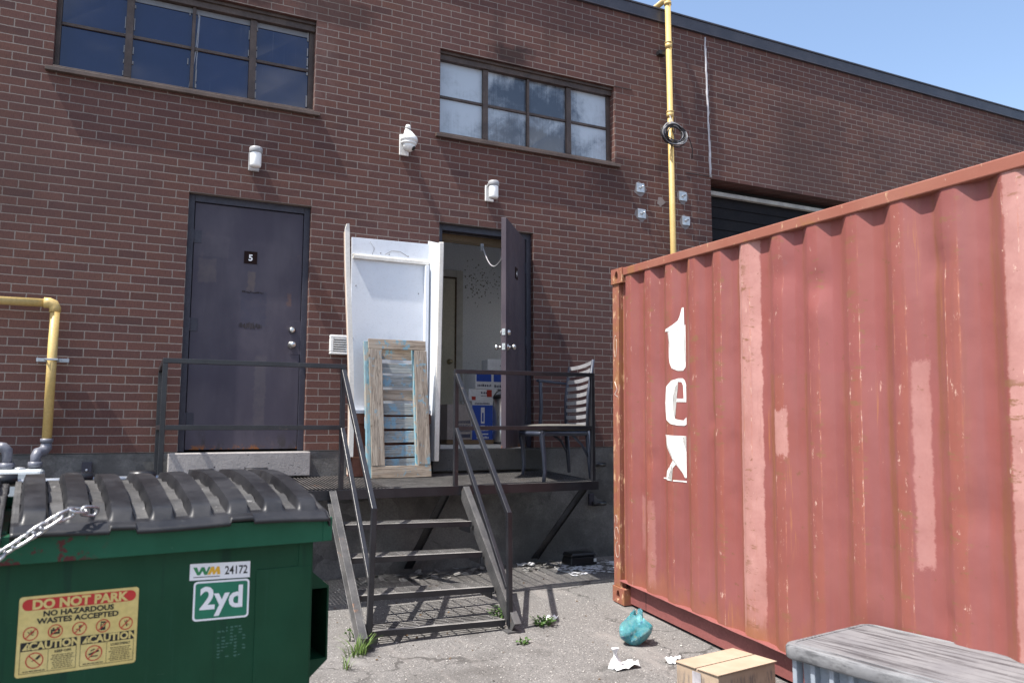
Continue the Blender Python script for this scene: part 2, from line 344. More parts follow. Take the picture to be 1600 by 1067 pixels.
WINF = worn("window_frame_brown", (0.050, 0.036, 0.032), (0.085, 0.062, 0.052), 7, 0.55, spot=(0.20, 0.17, 0.15), spot_amt=0.68, bump=0.15)
SILLM = worn("window_sill_metal", (0.075, 0.052, 0.042), (0.12, 0.085, 0.068), 6, 0.5, spot=(0.07, 0.05, 0.045), spot_amt=0.6, k=(1,1,1), bump=0.15)
CAULK = worn("sealant", (0.50, 0.50, 0.52), (0.36, 0.36, 0.39), 12, 0.7, bump=0.2)
YELLOW = worn("yellow_gas_paint", (0.50, 0.35, 0.12), (0.56, 0.41, 0.17), 3, 0.45, spot=(0.33, 0.24, 0.12), spot_amt=0.68, spot_scale=14, bump=0.05)
GALV = worn("galvanised_steel", (0.38, 0.40, 0.43), (0.56, 0.58, 0.60), 14, 0.38, metal=0.7, bump=0.1, spot=(0.25, 0.25, 0.27), spot_amt=0.6)
GREYP = worn("grey_meter_paint", (0.115, 0.12, 0.15), (0.17, 0.175, 0.20), 9, 0.42, bump=0.05, spec=0.6)
METERP = worn("pale_meter_paint", (0.40, 0.44, 0.46), (0.50, 0.54, 0.55), 5, 0.45, bump=0.04)
WPLAS = worn("white_plastic", (0.78, 0.78, 0.76), (0.70, 0.70, 0.69), 6, 0.4, bump=0.02, spot=(0.55, 0.54, 0.50), spot_amt=0.7)
GLOBE = flat("frosted_globe", (0.86, 0.86, 0.84), 0.25, 0.5, 0.04)
LAMPG = worn("lamp_grey_metal", (0.30, 0.30, 0.31), (0.40, 0.40, 0.41), 10, 0.4, bump=0.05)
DARKPL = flat("black_plastic", (0.015, 0.015, 0.017), 0.35)
CHROME = NT("chrome").out((0.72, 0.72, 0.72), 0.18, 1.0)
CABLE = flat("cable_black", (0.022, 0.022, 0.025), 0.45)
CABLEG = flat("cable_grey", (0.30, 0.30, 0.31), 0.5)
WALLI = worn("interior_plaster", (0.84, 0.86, 0.90), (0.88, 0.89, 0.92), 2.5, 0.85, spot=(0.20, 0.20, 0.19), spot_amt=0.70, spot_scale=11, bump=0.05)
DOORI = worn("cream_door_paint", (0.66, 0.61, 0.48), (0.70, 0.65, 0.52), 4, 0.5, bump=0.03)
TRIMI = flat("white_trim", (0.62, 0.60, 0.55), 0.5)
WOODD = worn("dark_header_wood", (0.10, 0.065, 0.035), (0.16, 0.105, 0.06), 5, 0.8, k=(0.3, 4, 4), bump=0.2)
FLOORI = flat("interior_floor", (0.66, 0.64, 0.60), 0.7)

def glass_dark():
    n = NT("dark_window_glass"); x, y, z = n.xyz()
    c = n.mix(n.step(n.noise(3, 4), 0.3, 0.7), (0.006, 0.015, 0.055), (0.010, 0.020, 0.066))
    dirt = n.M('MULTIPLY', n.step(n.noise(1.0, 5, 0.7, k=(40, 40, 1.4)), 0.60, 0.78), 0.10)
    c = n.mix(dirt, c, (0.30, 0.32, 0.35))
    n.bump(n.noise(2.2, 2), 0.02, 0.01)
    return n.out(c, 0.04, 0, 0.6)
def glass_fog():
    n = NT("fogged_window_glass"); x, y, z = n.xyz()
    f = n.noise(2.6, 5, 0.6, dist=0.4); g = n.noise(9, 6, 0.7)
    drip = n.noise(1.0, 4, 0.7, k=(55, 55, 2.0))
    # heavier film towards the outer panes and along the top of each row
    side = n.M('ABSOLUTE', n.M('SUBTRACT', x, 2.28)); e = n.step(side, 0.20, 0.75, -0.13, 0.26)
    row = n.M('FRACT', n.M('DIVIDE', n.M('SUBTRACT', z, 3.04), 0.385)); e2 = n.step(row, 0.35, 1.0, -0.06, 0.12)
    q = n.M('ADD', n.M('ADD', f, n.M('MULTIPLY', n.M('SUBTRACT', g, 0.5), 0.5)), n.M('ADD', e, e2))
    q = n.M('ADD', q, n.M('MULTIPLY', n.M('SUBTRACT', drip, 0.5), 0.28))
    m = n.step(q, 0.28, 0.80, 0.08, 0.95)
    c = n.mix(m, (0.016, 0.026, 0.046), (0.40, 0.47, 0.54))
    return n.out(c, n.step(m, 0.0, 1.0, 0.06, 0.5), 0, 0.7)
GLASSD = glass_dark(); GLASSF = glass_fog()
# ------------------------------------------------------------------ ground
def ground():
    ys = [-300, -120, -50, -25, -14, -10, -6, -3, -1.5, -0.6, 0.0, 0.6, 3, 40, 300]
    xs = [-300, -80, -25, -10, -5, -2, 0, 2, 5, 10, 25, 80, 300]
    m = MB(); m.grid([[Vector((x, y, gz(x, y))) for y in ys] for x in xs], sm=False)
    o = m.build("ground", ASPHALT); o['kind'] = 'structure'
ground()

# ------------------------------------------------------------------ building
BLD = thing("brick_building", "long brown brick industrial building with a dark metal roof edge, two doors and high windows", "building")
DX5 = (-1.0, 0.0); DX4 = (1.2, 2.2); DH = 2.1333
W1 = (-2.03, 0.0); W2 = (1.19, 3.19); WZ = (3.0, 3.86)
OH = (4.48, 7.5); OHZ = 3.02
ZT = 4.76; XL, XR = -8.0, 18.0
def brick_wall():
    holes = [(DX5[0], DX5[1], 0, DH, .10), (DX4[0], DX4[1], 0, DH, .10), (*W1, *WZ, .11), (*W2, *WZ, .11), (*OH, 0, OHZ, .35), (9.5, 12.5, 0, OHZ, .35)]
    xs = sorted({XL, XR} | {h[0] for h in holes} | {h[1] for h in holes}); zs = sorted({0, ZT} | {h[2] for h in holes} | {h[3] for h in holes})
    m = MB(); V = {}
    def v(x, z):
        if (x, z) not in V: V[(x, z)] = m.bm.verts.new((x, 0, z))
        return V[(x, z)]
    for x0, x1 in zip(xs, xs[1:]):
        for z0, z1 in zip(zs, zs[1:]):
            if any(h[0] <= x0 and x1 <= h[1] and h[2] <= z0 and z1 <= h[3] for h in holes): continue
            m.face([v(x0, z0), v(x1, z0), v(x1, z1), v(x0, z1)])
    for x0, x1, z0, z1, d in holes:
        m.quad((x0, 0, z0), (x0, 0, z1), (x0, d, z1), (x0, d, z0)); m.quad((x1, 0, z0), (x1, d, z0), (x1, d, z1), (x1, 0, z1))
        m.quad((x0, 0, z1), (x1, 0, z1), (x1, d, z1), (x0, d, z1))
        if z0 > 0.1: m.quad((x0, 0, z0), (x0, d, z0), (x1, d, z0), (x1, 0, z0))
    m.quad((XL, 0, 0), (XL, 0, ZT), (XL, 14, ZT), (XL, 14, 0)); m.quad((XR, 0, 0), (XR, 14, 0), (XR, 14, ZT), (XR, 0, ZT))
    m.quad((XL, 14, 0), (XL, 14, ZT), (XR, 14, ZT), (XR, 14, 0))
    return m.build("brick_wall", BRICK, BLD, recalc=False)
brick_wall()
m = MB(); m.box((XL - .02, .006, -1.6), (XR + .02, 13.9, -.004)); m.build("foundation", CONC, BLD)
m = MB()
m.box((XL - .03, -.030, 4.735), (XR + .03, -.004, 4.865)); m.box((XL - .035, -.042, 4.865), (XR + .035, .25, 4.885)); m.box((XL - .03, -.034, 4.728), (XR + .03, -.0, 4.740))
m.build("roof_fascia", FASCIA, BLD, bevel=.004)
m = MB(); SKX, SKY = (1.38, 1.78), (1.0, 1.45)                # roof with an unseen skylight added to brighten the room behind the open door
m.box((XL, .255, 4.70), (XR, SKY[0], 4.80)); m.box((XL, SKY[1], 4.70), (XR, 13.95, 4.80)); m.box((XL, SKY[0] + .0005, 4.70), (SKX[0], SKY[1] - .0005, 4.80)); m.box((SKX[1], SKY[0] + .0005, 4.70), (XR, SKY[1] - .0005, 4.80))
m.build("roof", FASCIA, BLD)

def window(x0, x1, glass, label):
    D = .085; z0, z1 = WZ; hz = z1 - .085
    f = MB()
    f.box((x0, D - .03, hz), (x1, D + .05, z1)); f.box((x0, D - .05, z1 - .03), (x1, D - .031, z1 - .002))
    f.box((x0, D, z0 + .02), (x1, D + .045, z0 + .05)); f.box((x0, D, z0 + .05), (x0 + .035, D + .045, hz)); f.box((x1 - .045, D, z0 + .05), (x1, D + .045, hz))
    w = (x1 - x0 - .08) / 4; xs = [x0 + .035 + w * i for i in range(5)]
    zm = (z0 + .05 + hz) / 2
    for i in (1, 2, 3):
        t = .028 if i != 2 else .013
        f.box((xs[i] - t, D - .012, z0 + .052), (xs[i] + t, D + .04, hz - .002))
    f.box((x0 + .036, D + .004, zm - .013), (x1 - .046, D + .036, zm + .013))
    wf = f.build("window", WINF, BLD, bevel=.003, label=label)
    s = MB(); P = lambda y, z: [Vector((x0 - .045, y, z)), Vector((x1 + .045, y, z))]
    s.hexa([Vector((x0 - .045, -.045, z0 - .045)), Vector((x1 + .045, -.045, z0 - .045)), Vector((x1 + .045, -.002, z0 - .045)), Vector((x0 - .045, -.002, z0 - .045)),
            Vector((x0 - .045, -.045, z0 - .012)), Vector((x1 + .045, -.045, z0 - .012)), Vector((x1 + .045, -.002, z0 + .0)), Vector((x0 - .045, -.002, z0 + .0))])
    s.box((x0 + .002, -.0015, z0 + .002), (x1 - .002, D + .05, z0 + .018))
    s.build("sill", SILLM, wf, bevel=.003)
    for i in range(4):
        for a, b in ((z0 + .051, zm - .014), (zm + .014, hz - .001)):
            t0 = .037 if i else 0; g = MB()
            dy = random.uniform(-.002, .002)
            g.hexa([Vector(p) for p in ((xs[i] + .002, D + .022 + dy, a), (xs[i+1] - .002, D + .022 - dy, a), (xs[i+1] - .002, D + .03, a), (xs[i] + .002, D + .03, a),
                                        (xs[i] + .002, D + .021, b), (xs[i+1] - .002, D + .022, b), (xs[i+1] - .002, D + .03, b), (xs[i] + .002, D + .03, b))])
            g.build("pane", glass, wf)
    # pale putty crumbs along the bars
    return wf
random.seed(3)
wfa = window(*W1, GLASSD, "clear dark window reflecting blue sky")
window(*W2, GLASSF, "fogged window with pale film on its panes")
m = MB(); zt = WZ[1] - .085
m.box((W1[0] + .05, .098, zt - .05), (W1[1] - .06, .1035, zt - .004)); m.build("blind_rail", flat("blind_rail_grey", (0.17, 0.18, 0.20), 0.6), wfa)
PUTTY = flat("old_putty", (0.27, 0.27, 0.28), 0.8)
m = MB(); random.seed(8)
w = (W1[1] - W1[0] - .08) / 4
for i in range(1, 5):
    x = W1[0] + .035 + w * i; zz = WZ[0] + .07
    while zz < WZ[1] - .12:
        L = random.uniform(.02, .11)
        if random.random() < .75: m.box((x + (.03 if i < 4 else -.016), .096, zz), (x + (.036 if i < 4 else -.008) + random.uniform(0, .005), .1062, zz + L))
        if random.random() < .4 and i < 4: m.box((x - .037, .096, zz), (x - .031, .1062, zz + L))
        zz += L + random.uniform(.01, .09)
m.build("putty", PUTTY, wfa)
m = MB(); m.tube([(-.98, .1055, zt - .05), (-1.0, .105, 3.35), (-1.035, .1045, 3.07)], .005, 6); m.tube([(-.975, .1055, zt - .05), (-.985, .105, 3.35), (-.99, .1045, 3.07)], .004, 6)
m.build("blind_cord", flat("cord", (0.34, 0.36, 0.40), 0.7), wfa)

# ---- doors
def door_frame(x0, x1, name="door_frame"):
    m = MB(); d0, d1 = .055, .16
    m.box((x0, d0, 0.002), (x0 + .05, d1, DH - .001)); m.box((x1 - .05, d0, 0.002), (x1, d1, DH - .001)); m.box((x0 + .0505, d0, DH - .06), (x1 - .0505, d1, DH - .001))
    m.box((x0 + .0505, .125, .02), (x0 + .064, d1, DH - .061)); m.box((x1 - .064, .125, .02), (x1 - .0505, d1, DH - .061))
    return m.build(name, FRAMEP, BLD, bevel=.002)
door_frame(*DX5); door_frame(*DX4)
SIGNB = flat("brown_sign_plate", (0.018, 0.009, 0.008), 0.6, 0.08); WHITEL = flat("white_lettering", (0.80, 0.80, 0.80), 0.5, 0.3, 0.03)
KNOB = NT("satin_nickel").out((0.55, 0.54, 0.52), 0.28, 1.0)
def knob(m, c, ax, r=.027):
    m.lathe(c, [(.033, 0), (.033, .006), (.014, .012), (.012, .035), (r * .8, .042), (r, .055), (r * .95, .066), (r * .6, .074), (.001, .076)], ax, 18)
def deadbolt(m, c, ax): m.lathe(c, [(.031, 0), (.030, .012), (.022, .022), (.021, .026), (.010, .027), (.001, .027)], ax, 18)
def text_M(o, xa, ya):                                        # text plane: x axis, y axis, origin
    xa = Vector(xa); ya = Vector(ya); za = xa.cross(ya)
    return Matrix(((xa.x, ya.x, za.x, o[0]), (xa.y, ya.y, za.y, o[1]), (xa.z, ya.z, za.z, o[2]), (0, 0, 0, 1)))
def door_leaf(M, digit, paint, label, open_=False, mirror=1):
    """local frame: hinge at origin, leaf towards +x * mirror, outer face towards -y"""
    k = mirror; W = .895; T = .045
    def bx(mb, lo, hi):
        xa, xb = sorted((lo[0] * k, hi[0] * k)); mb.box((xa, lo[1], lo[2]), (xb, hi[1], hi[2]), M)
    m = MB(); bx(m, (.004, 0, .015), (W, T, 2.068))
    leaf = m.build("door", paint, BLD, bevel=.003, label=label)
    for z in (1.78, 1.04, .26):
        h = MB(); h.tube([M @ Vector((-.002 * k, -.006, z - .055)), M @ Vector((-.002 * k, -.006, z + .055))], .009, 8)
        bx(h, (.003, -.004, z - .055), (.062, .001, z + .055)); h.build("hinge", FRAMEP, leaf, bevel=.001)
    s = MB(); xc = .46 * k; z = 1.64
    bx(s, (.407, -.005, z - .053), (.513, -.0005, z + .053))
    ax = Vector((1, 0, 0)); s.text(digit, .075, M @ text_M((xc, -.0062, z - .027), ax, (0, 0, 1)), 1, .002)
    if digit == "5":
        s.lathe(M @ Vector((xc, -.005, z + .038)), [(.006, 0), (.006, .0015), (.0045, .0015), (.0045, .0005)], M.to_3x3() @ Vector((0, -1, 0)), 14)
    s.build("number_plate", [SIGNB, WHITEL], leaf)
    kx = W - .07
    for nm, z, fn in (("deadbolt", 1.035, deadbolt), ("door_knob", .905, knob)):
        q = MB(); fn(q, M @ Vector((kx * k, 0, z)), M.to_3x3() @ Vector((0, -1, 0)))
        if open_: fn(q, M @ Vector((kx * k, T, z)), M.to_3x3() @ Vector((0, 1, 0))); bx(q, (W - .0005, .008, z - .028), (W + .0015, T - .008, z + .028)); bx(q, (W + .001, .016, z - .009), (W + .012, T - .016, z + .009))
        q.build(nm, KNOB, leaf)
    if not open_:
        g = MB(); bx(g, (W - .085, -.004, .825), (W + .025, -.0005, 1.115)); g.build("latch_guard", paint, leaf, bevel=.001)
    # old tape marks and a patch outline on the closed door
    if digit == "5":
        t = MB(); random.seed(5)
        for (x0, x1, z, hh, nn) in ((.40, .58, 1.335, .018, 16), (.385, .57, 1.035, .055, 22)):
            for i in range(nn):
                xx = x0 + (x1 - x0) * i / nn; w = (x1 - x0) / nn * random.uniform(.5, 1.1); z0 = z + random.uniform(-.2, .1) * hh; z1 = z0 + hh * random.uniform(.45, 1)
                bx(t, (xx, -.0012, z0), (xx + w, -.0004, z1))
        t.build("tape_marks", flat("old_tape", (0.05, 0.042, 0.045), 0.8, 0.2, 0.4), leaf)
    return leaf
door_leaf(Matrix.Translation((-.948, .072, 0)), "5", DOORP, "closed dark grey metal door numbered 5")
th = R(52.0)
# hinged on the right: leaf swings out towards the yard
HX, HY = 2.148, .066
c_, s_ = math.cos(th), math.sin(th)
door_leaf(Matrix(((c_, -s_, 0, HX), (s_, c_, 0, HY), (0, 0, 1, 0), (0, 0, 0, 1))), "4", DOORP2, "open dark metal door numbered 4, swung outwards", True, -1)
for (x0, x1, nm) in ((-1.07, .03, "pale cast concrete sill block under the closed door"), (1.12, 2.26, "concrete sill block under the open door")):
    m = MB(); m.box((x0, -.105, -.205 if x0 < 0 else -.20), (x1, .20, -.006)); m.build("door_sill", SILLC if x0 < 0 else SILLD, BLD, bevel=.008, label=nm)
# overhead door to the right
m = MB(); n = 22
for i in range(n):
    z0 = -.0 + i * (2.9 / n); m.hexa([Vector(p) for p in ((OH[0] + .06, .20, z0), (OH[1] - .06, .20, z0), (OH[1] - .06, .25, z0), (OH[0] + .06, .25, z0),
        (OH[0] + .06, .212, z0 + 2.88 / n), (OH[1] - .06, .212, z0 + 2.88 / n), (OH[1] - .06, .25, z0 + 2.88 / n), (OH[0] + .06, .25, z0 + 2.88 / n))])
ohd = m.build("overhead_door", worn("overhead_door_paint", (0.013, 0.013, 0.016), (0.018, 0.017, 0.019), 4, 0.75, bump=0.05, spec=0.1), BLD)
m = MB(); m.box((OH[0] + .01, .14, 2.885), (OH[1] - .01, .199, 2.935)); m.build("header_seal", worn("pale_seal", (0.42, 0.41, 0.38), (0.30, 0.29, 0.28), 9, 0.6), ohd, bevel=.006)
m = MB(); m.box((OH[0] - .2, .26, 0), (OH[1] + .2, .30, 3.1)); m.box((9.3, .20, 0), (12.7, .30, 3.1)); m.build("door_backing", DARKPL, BLD)
# sealant joint beside the overhead door
m = MB(); random.seed(4); pts = []; N = 34
for i in range(N): pts.append(Vector((4.45 + .0285 * (1 - i / (N - 1)) + random.uniform(-.004, .004), -.004, 3.03 + (4.70 - 3.03) * i / (N - 1))))
m.tube(pts, [random.uniform(.010, .017) for _ in pts], 7); m.build("sealant_joint", CAULK, BLD)
for lo_, hi_ in (((4.12, -.006, 3.035), (4.47, .002, 3.043)), ((3.19, -.006, 3.862), (3.42, .002, 3.870))):
    m = MB(); m.box(lo_, hi_); m.build("lintel_edge", WINF, BLD)
# ---- room behind the open door
m = MB(); x0, x1, y0, y1, z0, z1 = 1.0, 3.3, .31, 2.2, .03, 4.698
m.quad((x0, y1, z0), (x1, y1, z0), (x1, y1, z1), (x0, y1, z1)); m.quad((x0, y0, z0), (x0, y1, z0), (x0, y1, z1), (x0, y0, z1)); m.quad((x1, y0, z0), (x1, y0, z1), (x1, y1, z1), (x1, y1, z0))

m.quad((x0, y0, z0), (x0, y0, z1), (1.25, y0, z1), (1.25, y0, z0)); m.quad((2.15, y0, z0), (2.15, y0, z1), (x1, y0, z1), (x1, y0, z0)); m.quad((1.25, y0, 2.075), (1.25, y0, z1), (2.15, y0, z1), (2.15, y0, 2.075))
m.quad((1.25, .16, 0), (1.25, .16, 2.08), (1.25, .31, 2.08), (1.25, .31, 0)); m.quad((2.15, .16, 0), (2.15, .31, 0), (2.15, .31, 2.08), (2.15, .16, 2.08)); m.quad((1.25, .16, 2.075), (2.15, .16, 2.075), (2.15, .31, 2.075), (1.25, .31, 2.075))
m.build("interior_wall", WALLI, BLD, recalc=False)
m = MB(); m.box((x0, .165, -.003), (x1, 2.3, .03)); m.build("interior_floor", FLOORI, BLD)
m = MB(); m.box((1.252, .165, 2.0), (2.148, .235, 2.072)); m.box((1.252, .166, 1.985), (2.148, .18, 1.9995)); m.build("door_header", WOODD, BLD, bevel=.003)
# mould stain speckles on the inner wall
m = MB(); random.seed(12)
for i in range(150):
    xx = random.gauss(2.55, .16); zz = random.gauss(2.02, .13); r = random.uniform(.003, .013)
    if zz > 2.6: continue
    m.poly([(xx + r * math.cos(a) * random.uniform(.6, 1.2), 2.1985, zz + r * math.sin(a) * random.uniform(.6, 1.2)) for a in [k * 1.05 for k in range(6)]])
m.build("mould_spots", flat("mould", (0.26, 0.26, 0.25), 0.9), BLD, recalc=False)['kind'] = 'stuff'
m = MB(); xd = 2.235
m.box((1.42, 2.155, .03), (xd - .02, 2.19, 2.04))
for (a, b) in ((1.52, 1.78), (1.87, 2.12)):
    for (p, q) in ((.18, .82), (.98, 1.52), (1.66, 1.95)):
        m.box((a, 2.148, p), (b, 2.1545, q)); m.box((a + .03, 2.143, p + .03), (b - .03, 2.1475, q - .03))
idoor = m.build("interior_door", DOORI, BLD, bevel=.004)
q = MB(); knob(q, Vector((2.14, 2.15, 1.0)), (0, -1, 0)); q.build("door_knob", NT("brass_knob").out((0.45, 0.38, 0.24), 0.25, 1.0), idoor)
m = MB(); m.box((xd - .018, 2.15, .03), (xd + .0, 2.196, 2.06)); m.box((1.3, 2.15, 2.045), (xd - .019, 2.196, 2.06)); m.build("door_stop", WOODD, idoor)
m = MB(); m.box((xd + .001, 2.16, .03), (xd + .09, 2.198, 2.15)); m.box((1.2, 2.16, 2.0605), (xd + .0005, 2.198, 2.15)); m.build("door_trim", TRIMI, idoor, bevel=.004)
# restraint chain between header and the open leaf
m = MB(); a = Vector((1.70, .14, 1.995)); b = Vector((1.66, -.52, 1.80)); pts = []
for i in range(13):
    t = i / 12; p = a.lerp(b, t); p.z -= .22 * math.sin(math.pi * t) * (1 - .3 * t); pts.append(p)
m.tube(pts, .006, 6); m.box((1.685, .125, 1.93), (1.715, .155, 2.0)); m.build("door_chain", CABLEG, BLD)

# ------------------------------------------------------------------ things fixed to the wall
def wall_lamp(x, z, label):
    t = thing("wall_lamp", label, "wall lamp", (x, 0, z), group="wall lamps over the doors")
    m = MB(); m.box((x - .045, -.022, z - .085), (x + .045, -.002, z + .075)); b = m.build("back_plate", WPLAS if x > 1 else LAMPG, t, bevel=.006)
    m = MB(); m.box((x - .03, -.10, z + .055), (x + .03, -.0225, z + .085)); m.lathe((x, -.115, z + .042), [(.050, 0), (.054, .006), (.054, .040), (.047, .050), (.001, .052)], (0, 0, 1), 24); m.build("lamp_cap", LAMPG, t, bevel=.003)
    m = MB(); m.lathe((x, -.115, z + .041), [(.046, 0), (.047, -.01), (.047, -.105), (.042, -.118), (.028, -.123), (.001, -.124)], (0, 0, 1), 24); m.build("lamp_globe", GLOBE, t)
wall_lamp(-.50, 2.46, "white jar wall lamp with grey cap on the brick above the closed door")
wall_lamp(1.71, 2.475, "white jar wall lamp with grey cap on the brick above the open door")

def security_camera(x, z):
    t = thing("security_camera", "white dome security camera on a bracket between the two windows", "security camera", (x, 0, z))
    m = MB(); m.box((x - .045, -.02, z - .11), (x + .045, -.002, z + .09)); m.build("mounting_plate", WPLAS, t, bevel=.004)
    m = MB(); m.tube([(x, -.02, z + .01), (x, -.07, z + .035), (x + .005, -.11, z + .115)], [.036, .033, .026], 14); m.lathe((x + .005, -.11, z + .115), [(.026, -.0), (.026, .02), (.018, .036), (.001, .04)], (0, 0, 1), 16); m.build("bracket_arm", WPLAS, t)
    m = MB(); m.lathe((x + .012, -.125, z), [(.02, .085), (.045, .06), (.074, .03), (.079, .012), (.079, -.004), (.070, -.012), (.068, -.02), (.073, -.024), (.070, -.034), (.060, -.045)][::-1], (0.05, -.05, 1), 28); m.build("housing", WPLAS, t)
    m = MB(); m.lathe((x + .012, -.125, z - .045), [(.001, -.062), (.026, -.057), (.045, -.042), (.056, -.02), (.060, 0)], (0.05, -.05, 1), 24); m.build("dome_ball", WPLAS, t)
    m = MB(); m.lathe((x + .04, -.150, z - .075), [(.022, 0), (.022, .012), (.001, .014)], (.6, -.6, -.62), 18); m.build("lens", DARKPL, t)
security_camera(.835, 2.83)

def vent_cover(x, z):
    t = thing("vent_cover", "white louvred vent hood on the brick right of the closed door", "vent", (x, 0, z))
    W, H = .155, .17; m = MB()
    P = lambda a, b, y: Vector((x + a, y, z + b))
    for (a0, a1, b0, b1) in ((-W/2, W/2, H/2 - .028, H/2), (-W/2, W/2, -H/2, -H/2 + .022), (-W/2, -W/2 + .03, -H/2 + .0225, H/2 - .0285), (W/2 - .012, W/2, -H/2 + .0225, H/2 - .0285)):
        m.box((x + a0, -.05, z + b0), (x + a1, -.002, z + b1))
    m.build("vent_frame", WPLAS, t, bevel=.006)
    m = MB(); m.box((x - W/2 + .031, -.012, z - H/2 + .023), (x + W/2 - .013, -.003, z + H/2 - .029)); m.build("vent_back", DARKPL, t)
    for i in range(6):
        zz = z - H/2 + .030 + i * .0200; m = MB(); a0, a1 = x - W/2 + .0305, x + W/2 - .0125
        m.hexa([Vector(p) for p in ((a0, -.050, zz), (a1, -.050, zz), (a1, -.02, zz + .012), (a0, -.02, zz + .012), (a0, -.050, zz + .009), (a1, -.050, zz + .009), (a1, -.02, zz + .015), (a0, -.02, zz + .015))]); m.build("louvre", WPLAS, t)
vent_cover(.262, .915)

# gas riser on the right
t = thing("gas_pipe", "tall yellow gas riser running up the brick to the roof edge", "pipe", (3.86, -.1, 0))
m = MB(); X = 3.855; Y = -.10
m.tube([(X, Y, -1.0), (X, Y, 4.93)], .032, 14); m.tube([(X, Y, 4.93), (X, Y + .01, 4.965), (X, Y + .05, 4.985)], .038, 14); m.tube([(X, Y + .05, 4.985), (X, .9, 4.985)], .032, 14)
m.build("pipe_run", YELLOW, t)
m = MB()
for z in (4.42, 3.62): m.tube([(X, Y, z - .03), (X, Y, z + .03)], .039, 14); m.tube([(X, Y, z + .032), (X, Y, z + .042)], .043, 14)
m.tube([(X, Y, 4.90), (X, Y, 4.935)], .041, 14); m.build("pipe_coupling", YELLOW, t)
m = MB(); m.box((X - .10, -.07, 4.325), (X - .015, -.002, 4.375)); m.build("standoff_bracket", DARKPL, t, bevel=.004)
# coil of cable hung on it
t = thing("cable_coil", "coil of black and grey cable hung on the yellow gas riser", "cable", (X, Y - .05, 3.37))
random.seed(21)
for mi, (mat_, cnt) in enumerate(((CABLE, 9), (CABLEG, 4))):
    m = MB()
    for k in range(cnt):
        r = random.uniform(.10, .155); ox, oz = random.uniform(-.015, .015), random.uniform(-.012, .015); yy = Y - .05 - random.uniform(0, .035); pts = []
        for i in range(28):
            a = 2 * math.pi * i / 28; pts.append((X + .0 + ox + r * 1.12 * math.cos(a), yy - .02 * math.cos(a * 2 + k), 3.375 + oz + r * .82 * math.sin(a)))
        m.tube(pts, .0062, 6, closed=True)
    if mi == 0:
        m.tube([(X + .13, Y - .06, 3.44), (X + .22, Y - .05, 3.36), (X + .27, Y - .03, 3.27), (X + .27, Y - .02, 3.16)], .0055, 6)
        m.tube([(X - .02, Y - .04, 3.52), (X - .01, Y - .045, 3.44), (X + .02, Y - .05, 3.33), (X - .02, Y - .05, 3.28)], .0055, 6)
    m.build("black_cable" if mi == 0 else "grey_cable", mat_, t)
m = MB(); m.tube([(X - .03, Y - .03, 3.60), (X + .01, Y - .045, 3.48), (X + .015, Y - .06, 3.44)], .005, 6); m.build("cable_tie", CABLEG, t)

# steel anchor plates
PL = [(3.505, 2.775, "upper left of four"), (3.515, 2.49, "lower left of four"), (4.075, 2.755, "upper right of four"), (4.11, 2.48, "lower right of four")]
for (x, z, w) in PL:
    side = "left of" if x < 3.8 else "right of"; lev = "upper" if z > 2.6 else "lower"
    t = thing("anchor_plate", f"{lev} grey steel anchor plate on the brick {side} the yellow gas riser", "anchor plate", (x, 0, z), group="anchor plates around the gas riser")
    m = MB(); m.box((x - .05, -.012, z - .05), (x + .05, -.002, z + .05)); m.build("plate", GALV, t, bevel=.002)
    m = MB(); m.tube([(x, -.012, z), (x, -.022, z)], .017, 6, sm=False); m.tube([(x, -.022, z), (x + .004, -.062, z + .006)], .008, 8); m.build("bolt", GALV, t)
    m = MB(); random.seed(int(x * 100)); m.poly([(x + .07 * math.cos(a) * random.uniform(.8, 1.3), -.0015, z - .012 + .075 * math.sin(a) * random.uniform(.8, 1.3)) for a in [k * .45 for k in range(14)]]); m.build("grout_smear", flat("grout", (0.19, 0.17, 0.17), 0.9), t, recalc=False)
m = MB(); random.seed(77); x, z = 3.775, 2.655
m.poly([(x + .055 * math.cos(a) * random.uniform(.7, 1.3), -.0015, z + .05 * math.sin(a) * random.uniform(.7, 1.3)) for a in [k * .45 for k in range(14)]]); m.build("mortar_patch", flat("grout_patch", (0.22, 0.19, 0.185), 0.9), BLD, recalc=False)

# gas line on the left
t = thing("gas_pipe", "short yellow gas pipe with an elbow on the wall left of the closed door", "pipe", (-1.90, -.1, 0))
X = -1.897; Y = -.10
m = MB(); m.tube([(X, Y, .10), (X, Y, 1.09)], .033, 14); m.tube([(X - .05, Y, 1.122), (-4.5, Y, 1.105)], .031, 14); m.build("pipe_run", YELLOW, t)
m = MB(); m.tube([(X, Y, 1.055), (X, Y, 1.085), (X - .012, Y, 1.112), (X - .04, Y, 1.123), (X - .075, Y, 1.123)], .040, 14); m.build("elbow", YELLOW, t)
m = MB(); m.box((X - .105, -.06, .683), (X + .11, -.02, .712)); m.box((X - .045, -.14, .690), (X + .045, -.134, .706)); m.box((X - .045, -.14, .690), (X - .038, -.06, .706)); m.box((X + .038, -.14, .690), (X + .045, -.06, .706)); m.build("pipe_clamp", GALV, t, bevel=.003)
